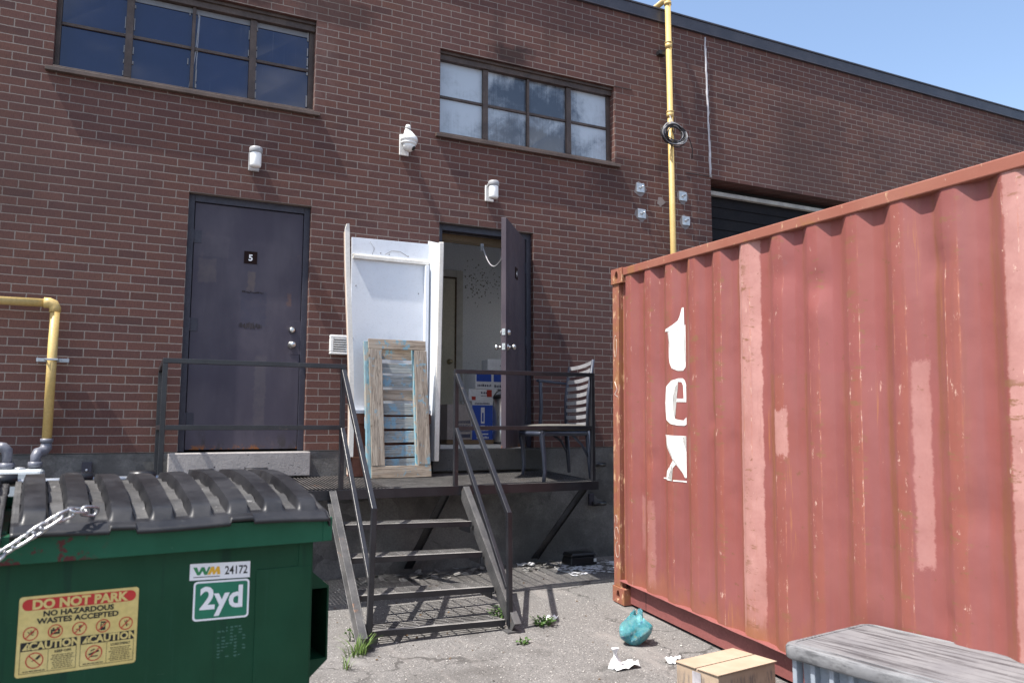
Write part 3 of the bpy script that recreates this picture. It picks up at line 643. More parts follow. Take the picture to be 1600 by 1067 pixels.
# gas meter
mx = -2.03
t = thing("gas_meter", "pale grey gas meter with dark grey elbows under the short yellow gas pipe", "gas meter", (mx, -.2, -.5))
m = MB(); m.box((-2.19, -.34, -.48), (-1.89, -.13, -.10)); m.build("meter_body", METERP, t, bevel=.03, seg=3)
m = MB(); m.lathe((-2.04, -.23, -.10), [(.04, 0), (.03, .012), (.012, .016), (.001, .017)], (0, 0, 1), 16); m.build("meter_cap", GALV, t)
m = MB(); m.tube([(X, Y, .105), (X, Y, .05), (X - .02, Y - .02, .02), (X - .045, Y - .06, .012), (X - .055, Y - .08, -.01), (X - .055, Y - .09, -.10)], [.034, .040, .040, .040, .036, .032], 14)
m.tube([(X, Y, .085), (X, Y, .115)], .043, 12); m.tube([(X - .055, Y - .09, -.09), (X - .055, Y - .09, -.05)], .047, 8); m.build("outlet_elbow", GREYP, t)
m = MB(); xx = -2.125
m.tube([(xx, -.20, -.10), (xx, -.20, -.01), (xx - .004, -.20, .03), (xx - .03, -.20, .055), (xx - .06, -.20, .06)], [.032, .032, .038, .038, .034], 14); m.tube([(xx - .06, -.20, .06), (xx - .15, -.20, .06)], .022, 12)
m.tube([(xx - .14, -.20, .062), (xx - .18, -.20, .062), (xx - .2, -.2, .04), (xx - .205, -.2, .0)], .038, 14); m.tube([(xx - .205, -.20, .01), (xx - .205, -.20, -.30)], .042, 12); m.tube([(xx, -.20, -.10), (xx, -.20, -.055)], .05, 8); m.build("inlet_elbow", GREYP, t)
# conduit along the foundation
# small junction plate on the foundation
t = thing("junction_box", "small dark blue grey box on the concrete base left of the landing", "junction box", (-1.63, 0, -.12))
m = MB(); m.box((-1.665, -.03, -.20), (-1.595, .004, -.065)); m.build("box_body", FRAMEP, t, bevel=.004); m = MB(); m.lathe((-1.63, -.03, -.125), [(.010, 0), (.010, .008), (.001, .009)], (0, -1, 0), 8); m.build("bolt", GALV, t)
# two blue hinge brackets on the base at the right
for z, w in ((-.135, "upper"), (-.52, "lower")):
    x = 2.86; t = thing("wall_bracket", f"{w} small blue grey bracket on the concrete base beside the rusty container post", "bracket", (x, 0, z), group="brackets beside the container post")
    m = MB(); m.box((x - .05, -.02, z - .06), (x + .01, .004, z + .06)); m.build("bracket_plate", FRAMEP, t, bevel=.004); m = MB(); m.tube([(x - .02, -.035, z - .04), (x + .13, -.035, z - .04)], .022, 10); m.build("bracket_pin", RAILP, t)
# ------------------------------------------------------------------ steel landing with stairs
def pz(y): return -.215 + .047 * y                            # top of the landing, falls slightly outwards
LND = thing("steel_landing", "black steel landing with grating floor, railings and four open treads below the two doors", "landing", (.5, -.5, -1.1))
x0, x1 = -1.17, 2.29
m = MB()                                                      # edge frame
def sl(xa, ya, xb, yb, w, top, h):                            # beam following the slope of the landing
    m.hexa([Vector(p) for p in ((xa, ya, pz(ya) + top - h), (xb, ya, pz(ya) + top - h), (xb, yb, pz(yb) + top - h), (xa, yb, pz(yb) + top - h),
                                (xa, ya, pz(ya) + top), (xb, ya, pz(ya) + top), (xb, yb, pz(yb) + top), (xa, yb, pz(yb) + top))])
sl(x0, -1.035, x1, -1.028, 0, .004, .072); sl(x0, -1.0275, x1, -.98, 0, -.062, .006); sl(x0, -.022, x1, -.002, 0, -.004, .05)
for xx in (x0, .44, x1 - .008): sl(xx, -1.0275, xx + .008, -.0225, 0, .002, .065)
m.build("edge_frame", RAILP, LND, bevel=.0015)
def grating(xa, xb, along_x):
    mb = MB(); Y0, Y1 = -1.024, -.024; g = .0285
    if along_x:
        n = int((Y1 - Y0) / g)
        for i in range(n + 1):
            y = Y0 + i * (Y1 - Y0) / n
            if y + .006 > Y1: y = Y1 - .006
            mb.box((xa, y, pz(y) - .026), (xb, y + .0115, pz(y)))
        k = 0; xx = xa + .08
        while xx < xb: 
            mb.hexa([Vector(p) for p in ((xx, Y0, pz(Y0) - .012), (xx + .006, Y0, pz(Y0) - .012), (xx + .006, Y1, pz(Y1) - .012), (xx, Y1, pz(Y1) - .012), (xx, Y0, pz(Y0) - .003), (xx + .006, Y0, pz(Y0) - .003), (xx + .006, Y1, pz(Y1) - .003), (xx, Y1, pz(Y1) - .003))]); xx += .1
    else:
        n = int((xb - xa) / g)
        for i in range(n + 1):
            xx = xa + i * (xb - xa - .006) / n
            mb.hexa([Vector(p) for p in ((xx, Y0, pz(Y0) - .028), (xx + .011, Y0, pz(Y0) - .028), (xx + .011, Y1, pz(Y1) - .028), (xx, Y1, pz(Y1) - .028), (xx, Y0, pz(Y0)), (xx + .011, Y0, pz(Y0)), (xx + .011, Y1, pz(Y1)), (xx, Y1, pz(Y1)))])
        y = Y0 + .06
        while y < Y1: mb.box((xa, y, pz(y) - .012), (xb, y + .006, pz(y) - .003)); y += .1
    mb.split_tops(); mb.build("grating", [DECKM if along_x else GRATE, RAILP], LND)
grating(x0 + .01, .438, False); grating(.45, x1 - .01, True)
for xx in (-1.10, .93, 2.20):                                 # braces back to the foot of the wall
    m = MB(); a = Vector((xx, -.93, pz(-.93) - .07)); b = Vector((xx, -.012, -1.045)); m.bar(a, b, .070, .008, Vector((0, 1, 1))); m.bar(a + Vector((.031, .005, .005)), b + Vector((.031, .005, .005)), .007, .05, Vector((0, 1, 1))); m.build("brace", RAILP, LND, bevel=.001)
# stairs
TR = [(-1.29, -.487), (-1.495, -.684), (-1.70, -.893), (-1.885, -1.078)]; SX0, SX1 = .045, 1.005
for sx, dz in ((SX0 - .022, 0), (SX1 + .022, -.02)):
    a = Vector((sx, -1.037, -.30)); b = Vector((sx, -1.955, -1.125 + dz)); m = MB()
    sg = 1 if sx < .5 else -1
    d = (b - a).normalized()
    m.bar(a, b, .008, .105); 
    up = Vector((0, -d.z, d.y)) if d.y > 0 else Vector((0, d.z, -d.y)); up = Vector((0, d.z, -d.y)); 
    if up.z < 0: up = -up
    for q in (.0525, -.0525): m.bar(a + up * (q - math.copysign(.004, q)) - Vector((sg * .026, 0, 0)), b + up * (q - math.copysign(.004, q)) - Vector((sg * .026, 0, 0)), .043, .007, up)
    m.box((sx - .045, -1.975, gz(0, -1.96) - .01), (sx + .045, -1.885, gz(0, -1.96) + .012))
    m.build("stringer", STEELW, LND, bevel=.0015)
for i, (yf, z) in enumerate(TR):
    m = MB(); D = .235; sag = (-.022, -.022, -.022, -.022)[i]
    def tb(y0_, y1_, za, zb):
        m.hexa([Vector(p) for p in ((SX0, y0_, z + za), (SX1, y0_, z + za + sag), (SX1, y1_, z + za + sag), (SX0, y1_, z + za), (SX0, y0_, z + zb), (SX1, y0_, z + zb + sag), (SX1, y1_, z + zb + sag), (SX0, y1_, z + zb))])
    tb(yf, yf + .030, -.034, 0.003)
    n = 5
    for k in range(n): y = yf + .052 + k * .0395; tb(y, y + .0135, -.024, 0)
    for k in range(9):
        xx = SX0 + .05 + k * .107; f = (xx - SX0) / (SX1 - SX0) * sag; m.box((xx, yf + .0305, z + f - .012), (xx + .006, yf + D - .008, z + f - .003))
    for xx in (SX0, SX1 - .006):
        f = sag if xx > .5 else 0; m.box((xx + .0005, yf + .0305, z + f - .085), (xx + .0055, yf + D, z + f - .029))
    m.split_tops(); m.build("tread", [DECKM, RAILP], LND)
# railings
PZ = .65; MZ = .195; T = .034
def rail_mesh(name, bars):
    mb = MB()
    for a, b in bars: mb.bar(a, b, T, T)
    return mb.build(name, RAILP, LND, bevel=.003)
yr = -1.0
rail_mesh("left_railing", [((-1.15, yr, pz(yr)), (-1.15, yr, PZ - .017)), ((.075, yr, pz(yr)), (.075, yr, PZ - .017)), ((-1.167, yr, PZ), (.092, yr, PZ)), ((-1.133, yr, MZ), (.058, yr, MZ)),
    ((-1.15, -.045, pz(-.04)), (-1.15, -.045, PZ - .017)), ((-1.15, yr + .017, PZ), (-1.15, -.028, PZ)), ((-1.15, yr + .017, MZ), (-1.15, -.062, MZ))])
rail_mesh("right_railing", [((.985, yr, pz(yr)), (.985, yr, PZ - .025)), ((2.255, yr, pz(yr)), (2.255, yr, PZ - .017)), ((.968, yr, PZ - .008), (2.272, yr, PZ)), ((1.002, yr, MZ - .005), (2.238, yr, MZ))])
NW = [(.075, -1.90, -.325), (1.022, -1.90, -.392)]
for (px_, xb, (nx, ny, nz)) in ((.075, .04, NW[0]), (.985, 1.04, NW[1])):
    mb = MB(); a = Vector((px_, yr - .016, PZ - .035)); b = Vector((nx, ny, nz)); mb.bar(a, b, T, T)
    a2 = Vector((px_, yr - .016, MZ - .01)); b2 = Vector((nx, ny + .017, nz - .50)); mb.bar(a2, b2, T * .9, T * .9)
    mb.bar((nx, ny - .0, nz + .012), (nx - (.02 if nx < .5 else -.005), ny - .005, -1.135), T, T, Vector((0, 1, 0)))
    mb.build("stair_railing", RAILP, LND, bevel=.003)

# ------------------------------------------------------------------ shipping container
CO = Vector((2.1065, -1.5123, -1.1415)); CL = Vector((-.0657946, -.99696159, -.04169727)); CU = Vector((-.0165458, -.04069203, .99903473)); CW = Vector((.997696, -.06642101, .01381821))
CM = Matrix(((CL.x, CW.x, CU.x, CO.x), (CL.y, CW.y, CU.y, CO.y), (CL.z, CW.z, CU.z, CO.z), (0, 0, 0, 1)))
CLEN, CWID, CH = 6.058, 2.438, 2.591; PER = .278; LIN = .6627 - 2 * .278     # centre of the first inner flat
def corr(l):
    t = ((l - LIN) / PER) % 1.0; t = min(t, 1 - t) * PER     # 0 at the inner flat, PER/2 at the outer flat
    return .048 - .036 * min(max((t - .035) / .068, 0), 1)
def container_paint():
    n = NT("container_paint"); x, y, z = n.xyz()
    t = n.M('FRACT', n.M('DIVIDE', n.M('ADD', n.M('SUBTRACT', x, LIN), 20 * PER), PER))
    s1 = n.noise(1.0, 5, 0.6, k=(14, 1, .7)); s2 = n.noise(1.6, 4, 0.6); fine = n.noise(60, 4, 0.65)
    c = n.mix(n.step(s1, .3, .7), (0.232, 0.068, 0.057), (0.208, 0.069, 0.065))
    c = n.mix(n.step(s2, .40, .68, 0, .6), c, (0.25, 0.088, 0.084))
    wob = n.M('MULTIPLY', n.M('SUBTRACT', n.noise(7, 5, .65, k=(1, 1, .8)), .5), .16); tw = n.M('ADD', t, wob)
    vs_ = n.noise(1.0, 5, .65, k=(9, 1, 1.1), off=(4, 4, 4))
    c = n.mix(n.M('MULTIPLY', n.band(tw, .37, .63, .03), n.step(vs_, .33, .62, 0, .75)), c, (0.255, 0.080, 0.056))
    c = n.mix(n.M('MULTIPLY', n.band(tw, .10, .34, .05), n.step(vs_, .36, .62, 0, .9)), c, (0.205, 0.080, 0.042))
    c = n.mix(n.M('MULTIPLY', n.band(tw, .64, .90, .05), n.step(vs_, .52, .8, 0, .45)), c, (0.24, 0.098, 0.062))
    # freshly over-painted rectangle near the top
    zw = n.M('ADD', z, n.M('MULTIPLY', n.M('SUBTRACT', n.noise(4, 4), .5), .06))
    c = n.mix(n.M('MULTIPLY', n.M('MULTIPLY', n.band(x, 1.80, 2.62, .012), n.band(zw, 1.72, 2.60, .012)), .6), c, (0.24, 0.074, 0.072))
    # pale pink primer strips with ragged edges
    rag = n.M('MULTIPLY', n.M('SUBTRACT', n.noise(16, 6, .8, k=(.3, 1, .7)), .5), .055); xr = n.M('ADD', x, rag)
    PINK = n.mix(n.step(n.noise(5, 5, .65), .35, .7), (0.43, 0.225, 0.20), (0.36, 0.175, 0.155))
    ragb = n.M('ADD', z, n.M('MULTIPLY', n.M('SUBTRACT', n.noise(14, 5, .75), .5), .22))
    def strip(xa, xb, za, zb, soft=.006, amt=1.0):
        return n.M('MULTIPLY', n.M('MULTIPLY', n.band(xr, xa, xb, soft), n.band(ragb, za, zb, soft * 2)), amt)
    rusty = n.M('MULTIPLY', n.step(n.noise(4.5, 6, .7, k=(2, 1, .8), off=(2, 9, 4)), .60, .72), .8)
    for a in ((1.545, 1.735, .10, 2.6), (3.275, 3.52, .5, 2.6), (1.865, 1.965, 1.26, 1.52), (2.80, 2.875, .82, 1.76, .007, .62), (.50, .585, .22, .82, .008, .4), (.37, .42, .45, .85, .01, .35), (3.275, 3.43, .05, .5, .008, .8), (4.42, 4.6, .2, 2.0)):
        mk = strip(*a); c = n.mix(mk, c, PINK)
    c = n.mix(n.M('MULTIPLY', n.band(xr, 1.59, 1.66, .02), rusty), c, (0.40, 0.17, 0.06))
    c = n.mix(n.M('MULTIPLY', n.band(n.M('ADD', xr, rag), 1.55, 1.74, .02), n.step(n.M('ADD', z, n.M('MULTIPLY', n.noise(16, 5, .75), .25)), .28, .42, 1, 0)), c, (0.38, 0.17, 0.07))
    # scrapes along the edges of the outer flats
    edge = n.M('ADD', n.band(t, .372, .392, .005), n.band(t, .612, .634, .005))
    scr = n.noise(1.0, 5, .75, k=(70, 1, 9), off=(1, 2, 3)); msk = n.step(n.noise(1.3, 3, .5, k=(1.5, 1, 1), off=(8, 2, 7)), .47, .60)
    c = n.mix(n.M('MULTIPLY', edge, n.M('MULTIPLY', n.step(scr, .44, .56), n.M('MULTIPLY', msk, .6))), c, (0.40, 0.155, 0.095))
    c = n.mix(n.M('MULTIPLY', edge, n.M('MULTIPLY', n.step(scr, .58, .62), n.M('MULTIPLY', msk, .8))), c, (0.66, 0.55, 0.48))
    # chips inside outer flats, horizontal rust dents
    chip = n.M('MULTIPLY', n.band(t, .35, .65, .01), n.step(n.noise(1.0, 6, .8, k=(26, 1, 12), off=(5, 5, 1)), .60, .65))
    c = n.mix(n.M('MULTIPLY', chip, .8), c, (0.60, 0.42, 0.34))
    hd = n.M('MULTIPLY', n.M('MULTIPLY', n.band(tw, .30, .70, .03), n.step(n.noise(1.0, 5, .75, k=(6, 1, 22), off=(3, 6, 8)), .54, .61)), n.step(n.noise(2.2, 2, .5, off=(1, 9, 6)), .46, .56))
    c = n.mix(n.M('MULTIPLY', hd, .85), c, (0.20, 0.10, 0.05))
    dot = n.M('MULTIPLY', n.step(n.noise(11, 4, .6, off=(6, 3, 2)), .68, .75), .5)
    c = n.mix(dot, c, (0.22, 0.085, 0.085))
    c = n.mix(n.step(fine, .4, .8, 0, .18), c, (0.25, 0.09, 0.08))
    big = n.noise(1.1, 4, .6, k=(1, 1, .7), off=(6, 6, 2)); c = n.mix(n.step(big, .46, .70, 0, .55), c, (0.225, 0.070, 0.052))
    pel = n.M('MULTIPLY', n.step(n.noise(1.0, 6, .8, k=(18, 1, 7), off=(7, 5, 3)), .64, .68), n.step(n.noise(1.5, 3, .5, off=(4, 7, 7)), .48, .58)); c = n.mix(n.M('MULTIPLY', pel, .75), c, (0.50, 0.30, 0.24))
    rd = n.M('MULTIPLY', n.step(n.noise(1.0, 5, .75, k=(10, 1, 15), off=(13, 5, 4)), .62, .68), .8); c = n.mix(rd, c, (0.17, 0.075, 0.04))
    grime = n.M('MULTIPLY', n.step(n.noise(1.0, 6, .7, k=(16, 1, .9), off=(2, 3, 9)), .55, .72), .5); c = n.mix(grime, c, (0.20, 0.070, 0.055))
    foot = n.M('MULTIPLY', n.step(n.M('ADD', z, n.M('MULTIPLY', n.noise(6, 5, .75, k=(2, 1, .6)), .7)), .52, .72, 1, 0), .65); c = n.mix(foot, c, (0.25, 0.095, 0.055))
    bleed = n.M('MULTIPLY', n.step(n.noise(1.0, 5, .75, k=(11, 1, .55), off=(12, 3, 1)), .60, .68), n.step(n.noise(1.2, 3, .5, off=(3, 1, 12)), .46, .60)); c = n.mix(n.M('MULTIPLY', bleed, .7), c, (0.33, 0.135, 0.055))
    dents = n.noise(3.5, 3, .5, k=(1, 1, .8)); n.bump(n.M('ADD', dents, n.M('MULTIPLY', fine, .03)), .55, .02)
    return n.out(c, n.step(s2, .3, .7, .48, .62), 0, .4)
CPAINT = container_paint()
def rail_paint(name, amt):
    n = NT(name); f = n.noise(5, 6, .7, k=(1, 1, 1)); g = n.noise(18, 6, .75, k=(1.2, 1, .5))
    c = n.mix(n.step(n.noise(2, 3), .35, .7), (0.245, 0.085, 0.058), (0.275, 0.112, 0.078))
    c = n.mix(n.step(f, .62 - amt, .70 - amt * .6, 0, .9), c, (0.26, 0.115, 0.052))
    c = n.mix(n.step(g, .64 - amt * .5, .70 - amt * .5, 0, .75), c, (0.55, 0.36, 0.22))
    c = n.mix(n.step(n.noise(26, 5, .8, off=(3, 3, 1), k=(1, 1, .35)), .66, .72, 0, .8), c, (0.68, 0.58, 0.50))
    n.bump(n.M('ADD', f, g), .25, .006); return n.out(c, .62, 0, .35)
CRAIL = rail_paint("container_rail_paint", .06); CPOST = rail_paint("container_post_paint", .17)
CBOT = worn("container_bottom_paint", (0.25, 0.085, 0.078), (0.20, 0.066, 0.062), 5, .6, spot=(0.42, 0.26, 0.20), spot_amt=.66, k=(1, 1, 2), bump=.2)
BOXC = thing("shipping_container", "rusty red corrugated steel shipping container with white letters", "shipping container", mat=CM)
LA, LB, U0, U1 = .115, CLEN - .165, .172, CH - .066
bl = [LA]; k = 0                                              # break lines of the corrugation
while True:
    c0 = LIN + k * PER; k += 1
    if c0 > LB: break
    for q in (-.103, -.035, .035, .103):
        if LA + .004 < c0 + q < LB - .004: bl.append(c0 + q)
bl.append(LB); bl = sorted(set(bl))
m = MB(); random.seed(2)
def rad(l):                                                   # soften the folds with two extra lines each
    return l
zs = [U0 + (U1 - U0) * i / 44 for i in range(45)]
ls = []
for b in bl:
    for q in (-.006, .006):
        if LA <= b + q <= LB: ls.append(b + q)
ls = sorted([LA, LB] + ls)
def dent(l, u):
    d = 0
    for (dl, du, r, a) in ((1.95, 2.28, .13, .018), (2.22, 2.20, .12, .022), (2.20, 2.02, .08, -.012), (1.25, 1.42, .08, .016), (1.27, 1.36, .05, -.010), (1.44, 1.30, .06, .012), (1.46, .98, .05, .010), (2.95, 2.2, .12, .018), (.56, 1.12, .07, .014), (2.5, .45, .11, .014), (3.0, .3, .12, .016), (2.93, .62, .06, .014), (2.95, .98, .06, .012), (1.72, .40, .07, .012), (3.1, 1.1, .14, .012)):
        e = ((l - dl) ** 2 + (u - du) ** 2) / (r * r); d += a * math.exp(-e * 3)
    return d
m.grid([[Vector((l, corr(l) + dent(l, u), u)) for u in zs] for l in ls])
side = m.build("side_wall", CPAINT, BOXC, local=True, recalc=False)
side.data.set_sharp_from_angle(angle=R(40))
m = MB(); m.box((.0, .012, .118), (.045, .162, CH - .118)); m.box((.0455, .012, .118), (.098, .020, CH - .118)); m.box((.090, .0205, .118), (.098, .058, CH - .118)); m.box((.0985, .050, .118), (.1155, .058, U1)); m.build("corner_post", CPOST, BOXC, local=True, bevel=.004)
m = MB(); m.box((CLEN - .16, .0, .118), (CLEN, .16, CH - .118)); m.box((.0, CWID - .16, .118), (.10, CWID - .012, CH - .118)); m.build("far_posts", CPOST, BOXC, local=True, bevel=.004)
def casting(l0, w0, u0, name="corner_casting"):
    # block with an oval hole in its side face
    mb = MB(); LX, WX, HX_ = .178, .162, .118; n = 20; hx, hz = .030, .038
    ring = []; outer = []
    cx, cz = l0 + LX * .47, u0 + HX_ / 2
    for i in range(n):
        a = 2 * math.pi * i / n; ca, sa = math.cos(a), math.sin(a)
        ring.append((cx + hx * ca * .8, cz + hz * sa))
        # square outline point in that direction
        sx = (l0 + LX - cx) if ca > 0 else (cx - l0); sz = HX_ / 2
        s_ = min(sx / abs(ca) if abs(ca) > 1e-6 else 9, sz / abs(sa) if abs(sa) > 1e-6 else 9); outer.append((cx + ca * s_, cz + sa * s_))
    for q in ((l0, u0), (l0 + LX, u0), (l0 + LX, u0 + HX_), (l0, u0 + HX_)):
        j = min(range(n), key=lambda i: (outer[i][0] - q[0]) ** 2 + (outer[i][1] - q[1]) ** 2); outer[j] = q
    A = [mb.bm.verts.new((p[0], w0, p[1])) for p in ring]; B = [mb.bm.verts.new((p[0], w0, p[1])) for p in outer]; C = [mb.bm.verts.new((p[0], w0 + .028, p[1])) for p in ring]; D = [mb.bm.verts.new((p[0], w0 + WX, p[1])) for p in outer]
    for i in range(n):
        j = (i + 1) % n; mb.face([A[i], B[i], B[j], A[j]]); mb.face([C[i], A[i], A[j], C[j]]); mb.face([B[i], D[i], D[j], B[j]])
    mb.face(D)
    mb.mi = 1; E_ = [mb.bm.verts.new((p[0], w0 + .027, p[1])) for p in ring]; mb.face(E_)
    return mb.build(name, [CPOST, DARKPL], BOXC, local=True)
for u0 in (0, CH - .118):
    casting(0, 0, u0); casting(CLEN - .178, 0, u0); casting(0, CWID - .162, u0); casting(CLEN - .178, CWID - .162, u0)
m = MB(); m.box((.1785, .004, CH - .068), (CLEN - .1785, .064, CH - .006)); m.build("top_rail", CRAIL, BOXC, local=True, bevel=.006)
# bottom rail: channel with a folded top lip
m = MB()
NB = 60
for (w0, w1, u0, u1) in ((.056, .062, .0125, .168), (.0625, .10, .0125, .018)):
    m.box((.1785, w0, u0), (CLEN - .1785, w1, u1))
random.seed(9)
L0, L1 = .1005, CLEN - .17
A = []; 
for i in range(NB + 1):
    l = L0 + (L1 - L0) * i / NB; ww = .004 + random.uniform(-.002, .003); dz = random.uniform(-.002, .002)
    A.append([Vector((l, .052, .176 + dz)), Vector((l, ww + .004, .176 + dz)), Vector((l, ww, .170 + dz)), Vector((l, .0555, .168))])
m.grid(A, sm=False); m.build("bottom_rail", CBOT, BOXC, local=True, recalc=False)
m = MB(); m.box((.395, .0545, .0135), (.400, .0558, .165)); m.build("rail_joint", DARKPL, BOXC, local=True)
# roof, ends, far side and floor close the box
m = MB(); m.box((.02, .0645, CH - .05), (CLEN - .02, CWID - .02, CH - .018)); m.build("roof", CBOT, BOXC, local=True)
m = MB(); m.box((.1005, CWID - .05, .02), (CLEN - .161, CWID - .02, CH - .0505)); m.build("far_wall", CBOT, BOXC, local=True)
m = MB(); m.box((.03, .163, .02), (.06, CWID - .165, CH - .0505)); m.build("end_wall", CBOT, BOXC, local=True)
m = MB(); m.box((CLEN - .06, .163, .02), (CLEN - .03, CWID - .165, CH - .0505)); m.build("end_door", CBOT, BOXC, local=True)
m = MB(); m.box((.1, .105, .02), (CLEN - .17, CWID - .0505, .16)); m.build("floor", CBOT, BOXC, local=True)
# white letters painted down the side, following the corrugation
def letters():
    def arc(cx, cy, rx, ry, a0, a1, n=12): return [(cx + rx * math.cos(R(a0 + (a1 - a0) * i / n)), cy + ry * math.sin(R(a0 + (a1 - a0) * i / n))) for i in range(n + 1)]
    # unit boxes, x to the right, y up, heavy serif forms
    tt = [[(.82, 1.0), (.92, 1.0), (.92, .13), (1.0, .13), (.98, .05), (.85, .0), (.66, .0), (.48, .04), (.36, .12), (.33, .22), (.33, .64), (.0, .64), (.0, .665), (.25, .69), (.50, .73), (.68, .80), (.76, .88)], [(.95, .72), (1.0, .72), (1.0, .18), (.95, .18)]]
    ee = [[(.72, 1.0), (.5, .95), (.25, .82), (.08, .65), (.0, .48), (.04, .3), (.2, .13), (.45, .03), (.7, .0), (.62, .14), (.56, .3), (.54, .50), (.555, .57), (.62, .8), (.7, .93)],
          [(.72, 1.0), (.70, .93), (.8, .92), (.86, .84), (.88, .57), (1.0, .57), (1.0, .86), (.95, .95), (.85, 1.0)], [(.54, .50), (1.0, .50), (1.0, .57), (.555, .57)], [(.7, .0), (.9, .0), (1.0, .03), (1.0, .18), (.86, .11), (.72, .12), (.62, .14)]]
    xx = [[(.1, 1.0), (1.0, 1.0), (1.0, .97), (.80, .965), (1.0, .66), (1.0, .10), (.92, .10), (.24, .965), (.1, .97)], [(.0, .0), (.55, .0), (.55, .025), (.38, .04), (.70, .40), (.62, .47), (.18, .04), (.0, .025)], [(.6, .0), (1.0, .0), (1.0, .035), (.6, .025)]]
    m = MB()
    for polys, l0, l1, ua, ub in ((tt, .728, .955, 1.765, 2.20), (ee, .695, .955, 1.388, 1.712), (xx, .668, .950, 1.005, 1.318)):
        for poly in polys:
            vs = [m.bm.verts.new((l0 + (l1 - l0) * p[0], 0, ua + (ub - ua) * p[1])) for p in poly]; m.face(vs)
    bmesh.ops.triangulate(m.bm, faces=m.bm.faces[:])
    for l in ls:
        if .64 < l < 1.0: bmesh.ops.bisect_plane(m.bm, geom=m.bm.verts[:] + m.bm.edges[:] + m.bm.faces[:], plane_co=(l, 0, 0), plane_no=(1, 0, 0))
    for l in [.66 + .02 * i for i in range(16)]: bmesh.ops.bisect_plane(m.bm, geom=m.bm.verts[:] + m.bm.edges[:] + m.bm.faces[:], plane_co=(l, 0, 0), plane_no=(1, 0, 0))
    for u in zs: bmesh.ops.bisect_plane(m.bm, geom=m.bm.verts[:] + m.bm.edges[:] + m.bm.faces[:], plane_co=(0, 0, u), plane_no=(0, 0, 1))
    for v in m.bm.verts: v.co.y = corr(v.co.x) + dent(v.co.x, v.co.z) - .0028
    n = NT("letter_paint"); f = n.noise(22, 6, .8, k=(1, 1, .5)); c = n.mix(n.step(f, .60, .65), (0.72, 0.71, 0.68), (0.46, 0.18, 0.15)); mat_ = n.out(c, .55, 0, .3)
    return m.build("lettering", mat_, BOXC, local=True, recalc=False)
letters()
# scratched chalk ring and scribble on the post
m = MB(); CH_ = flat("chalk_mark", (0.60, 0.50, 0.44), .9)
def ringpath(cx, cz, rx, rz, a0=0, a1=360, n=22): return [(cx + rx * math.cos(R(a0 + (a1 - a0) * i / n)), .0112, cz + rz * math.sin(R(a0 + (a1 - a0) * i / n))) for i in range(n + 1)]
random.seed(6)
m.tube(ringpath(.042, 1.98, .022, .085, 60, 400), .0018, 5); m.tube(ringpath(.045, .52, .03, .05, 0, 250, 12), .0016, 5); m.tube(ringpath(.06, .40, .03, .06, 90, 400, 12), .0016, 5); m.tube(ringpath(.035, .62, .02, .04, -60, 220, 10), .0016, 5)
m.tube([(.03, .0112, 1.70), (.07, .0112, 1.64), (.03, .0112, 1.60), (.08, .0112, 1.58)], .003, 5)
m.build("chalk_marks", CH_, BOXC, local=True)
# ------------------------------------------------------------------ dumpster
DO = Vector((-.699, -4.095, gz(0, -4.095))); DXV = Vector((.995, .0998, 0)).normalized(); DYV = Vector((-DXV.y, DXV.x, 0))
DM = Matrix(((DXV.x, DYV.x, 0, DO.x), (DXV.y, DYV.y, 0, DO.y), (0, 0, 1, DO.z), (0, 0, 0, 1))); DMI = DM.inverted()
def dloc(px, py, yl):                                         # point on the dumpster's front plane, in its own frame
    o = DMI @ CAM_P; d = DMI.to_3x3() @ cam_ray(px, py); t = (yl - o.y) / d.y; return o + d * t
def bin_paint():
    n = NT("green_bin_paint"); x, y, z = n.xyz()
    c = n.mix(n.step(n.noise(4, 5, .6, k=(1, 1, .6)), .35, .68), (0.006, 0.048, 0.022), (0.009, 0.060, 0.029))
    run = n.M('MULTIPLY', n.step(n.noise(1.0, 5, .7, k=(22, 22, .8)), .56, .72), n.step(n.noise(1.7, 4, .6, k=(1, 1, .5), off=(4, 4, 4)), .42, .62)); c = n.mix(n.M('MULTIPLY', run, .55), c, (0.030, 0.095, 0.072))
    drk = n.M('MULTIPLY', n.step(n.noise(1.0, 5, .7, k=(13, 13, .6), off=(8, 1, 3)), .56, .70), .55); c = n.mix(drk, c, (0.004, 0.022, 0.016))
    sc = n.M('MULTIPLY', n.step(n.noise(1.0, 5, .85, k=(9, 9, 60), off=(2, 5, 8)), .68, .72), n.step(n.noise(2.2, 3, .5, off=(1, 1, 7)), .5, .6)); c = n.mix(n.M('MULTIPLY', sc, .6), c, (0.09, 0.16, 0.13))
    chip = n.step(n.noise(24, 6, .8, off=(5, 9, 2)), .69, .73, 0, .8); c = n.mix(chip, c, (0.05, 0.022, 0.014))
    n.bump(n.M('ADD', n.noise(2.4, 3, .5), n.M('MULTIPLY', n.noise(40, 3), .04)), .5, .03)
    return n.out(c, n.step(n.noise(6, 4), .3, .7, .4, .6), 0, .2)
GRN = bin_paint()
def rim_paint():
    n = NT("green_rim_paint"); x, y, z = n.xyz()
    c = n.mix(n.step(n.noise(5, 5, .6), .35, .68), (0.007, 0.080, 0.040), (0.012, 0.100, 0.054))
    msk = n.band(x, -1.06, -.72, .06); q = n.noise(22, 5, .65)
    c = n.mix(n.M('MULTIPLY', msk, n.step(q, .54, .60)), c, (0.085, 0.018, 0.018))
    c = n.mix(n.step(n.noise(40, 5, .8, off=(2, 4, 6)), .67, .72, 0, .6), c, (0.20, 0.30, 0.25))
    n.bump(n.noise(9, 4), .15, .006); return n.out(c, .42, 0, .25)
RIM = rim_paint()
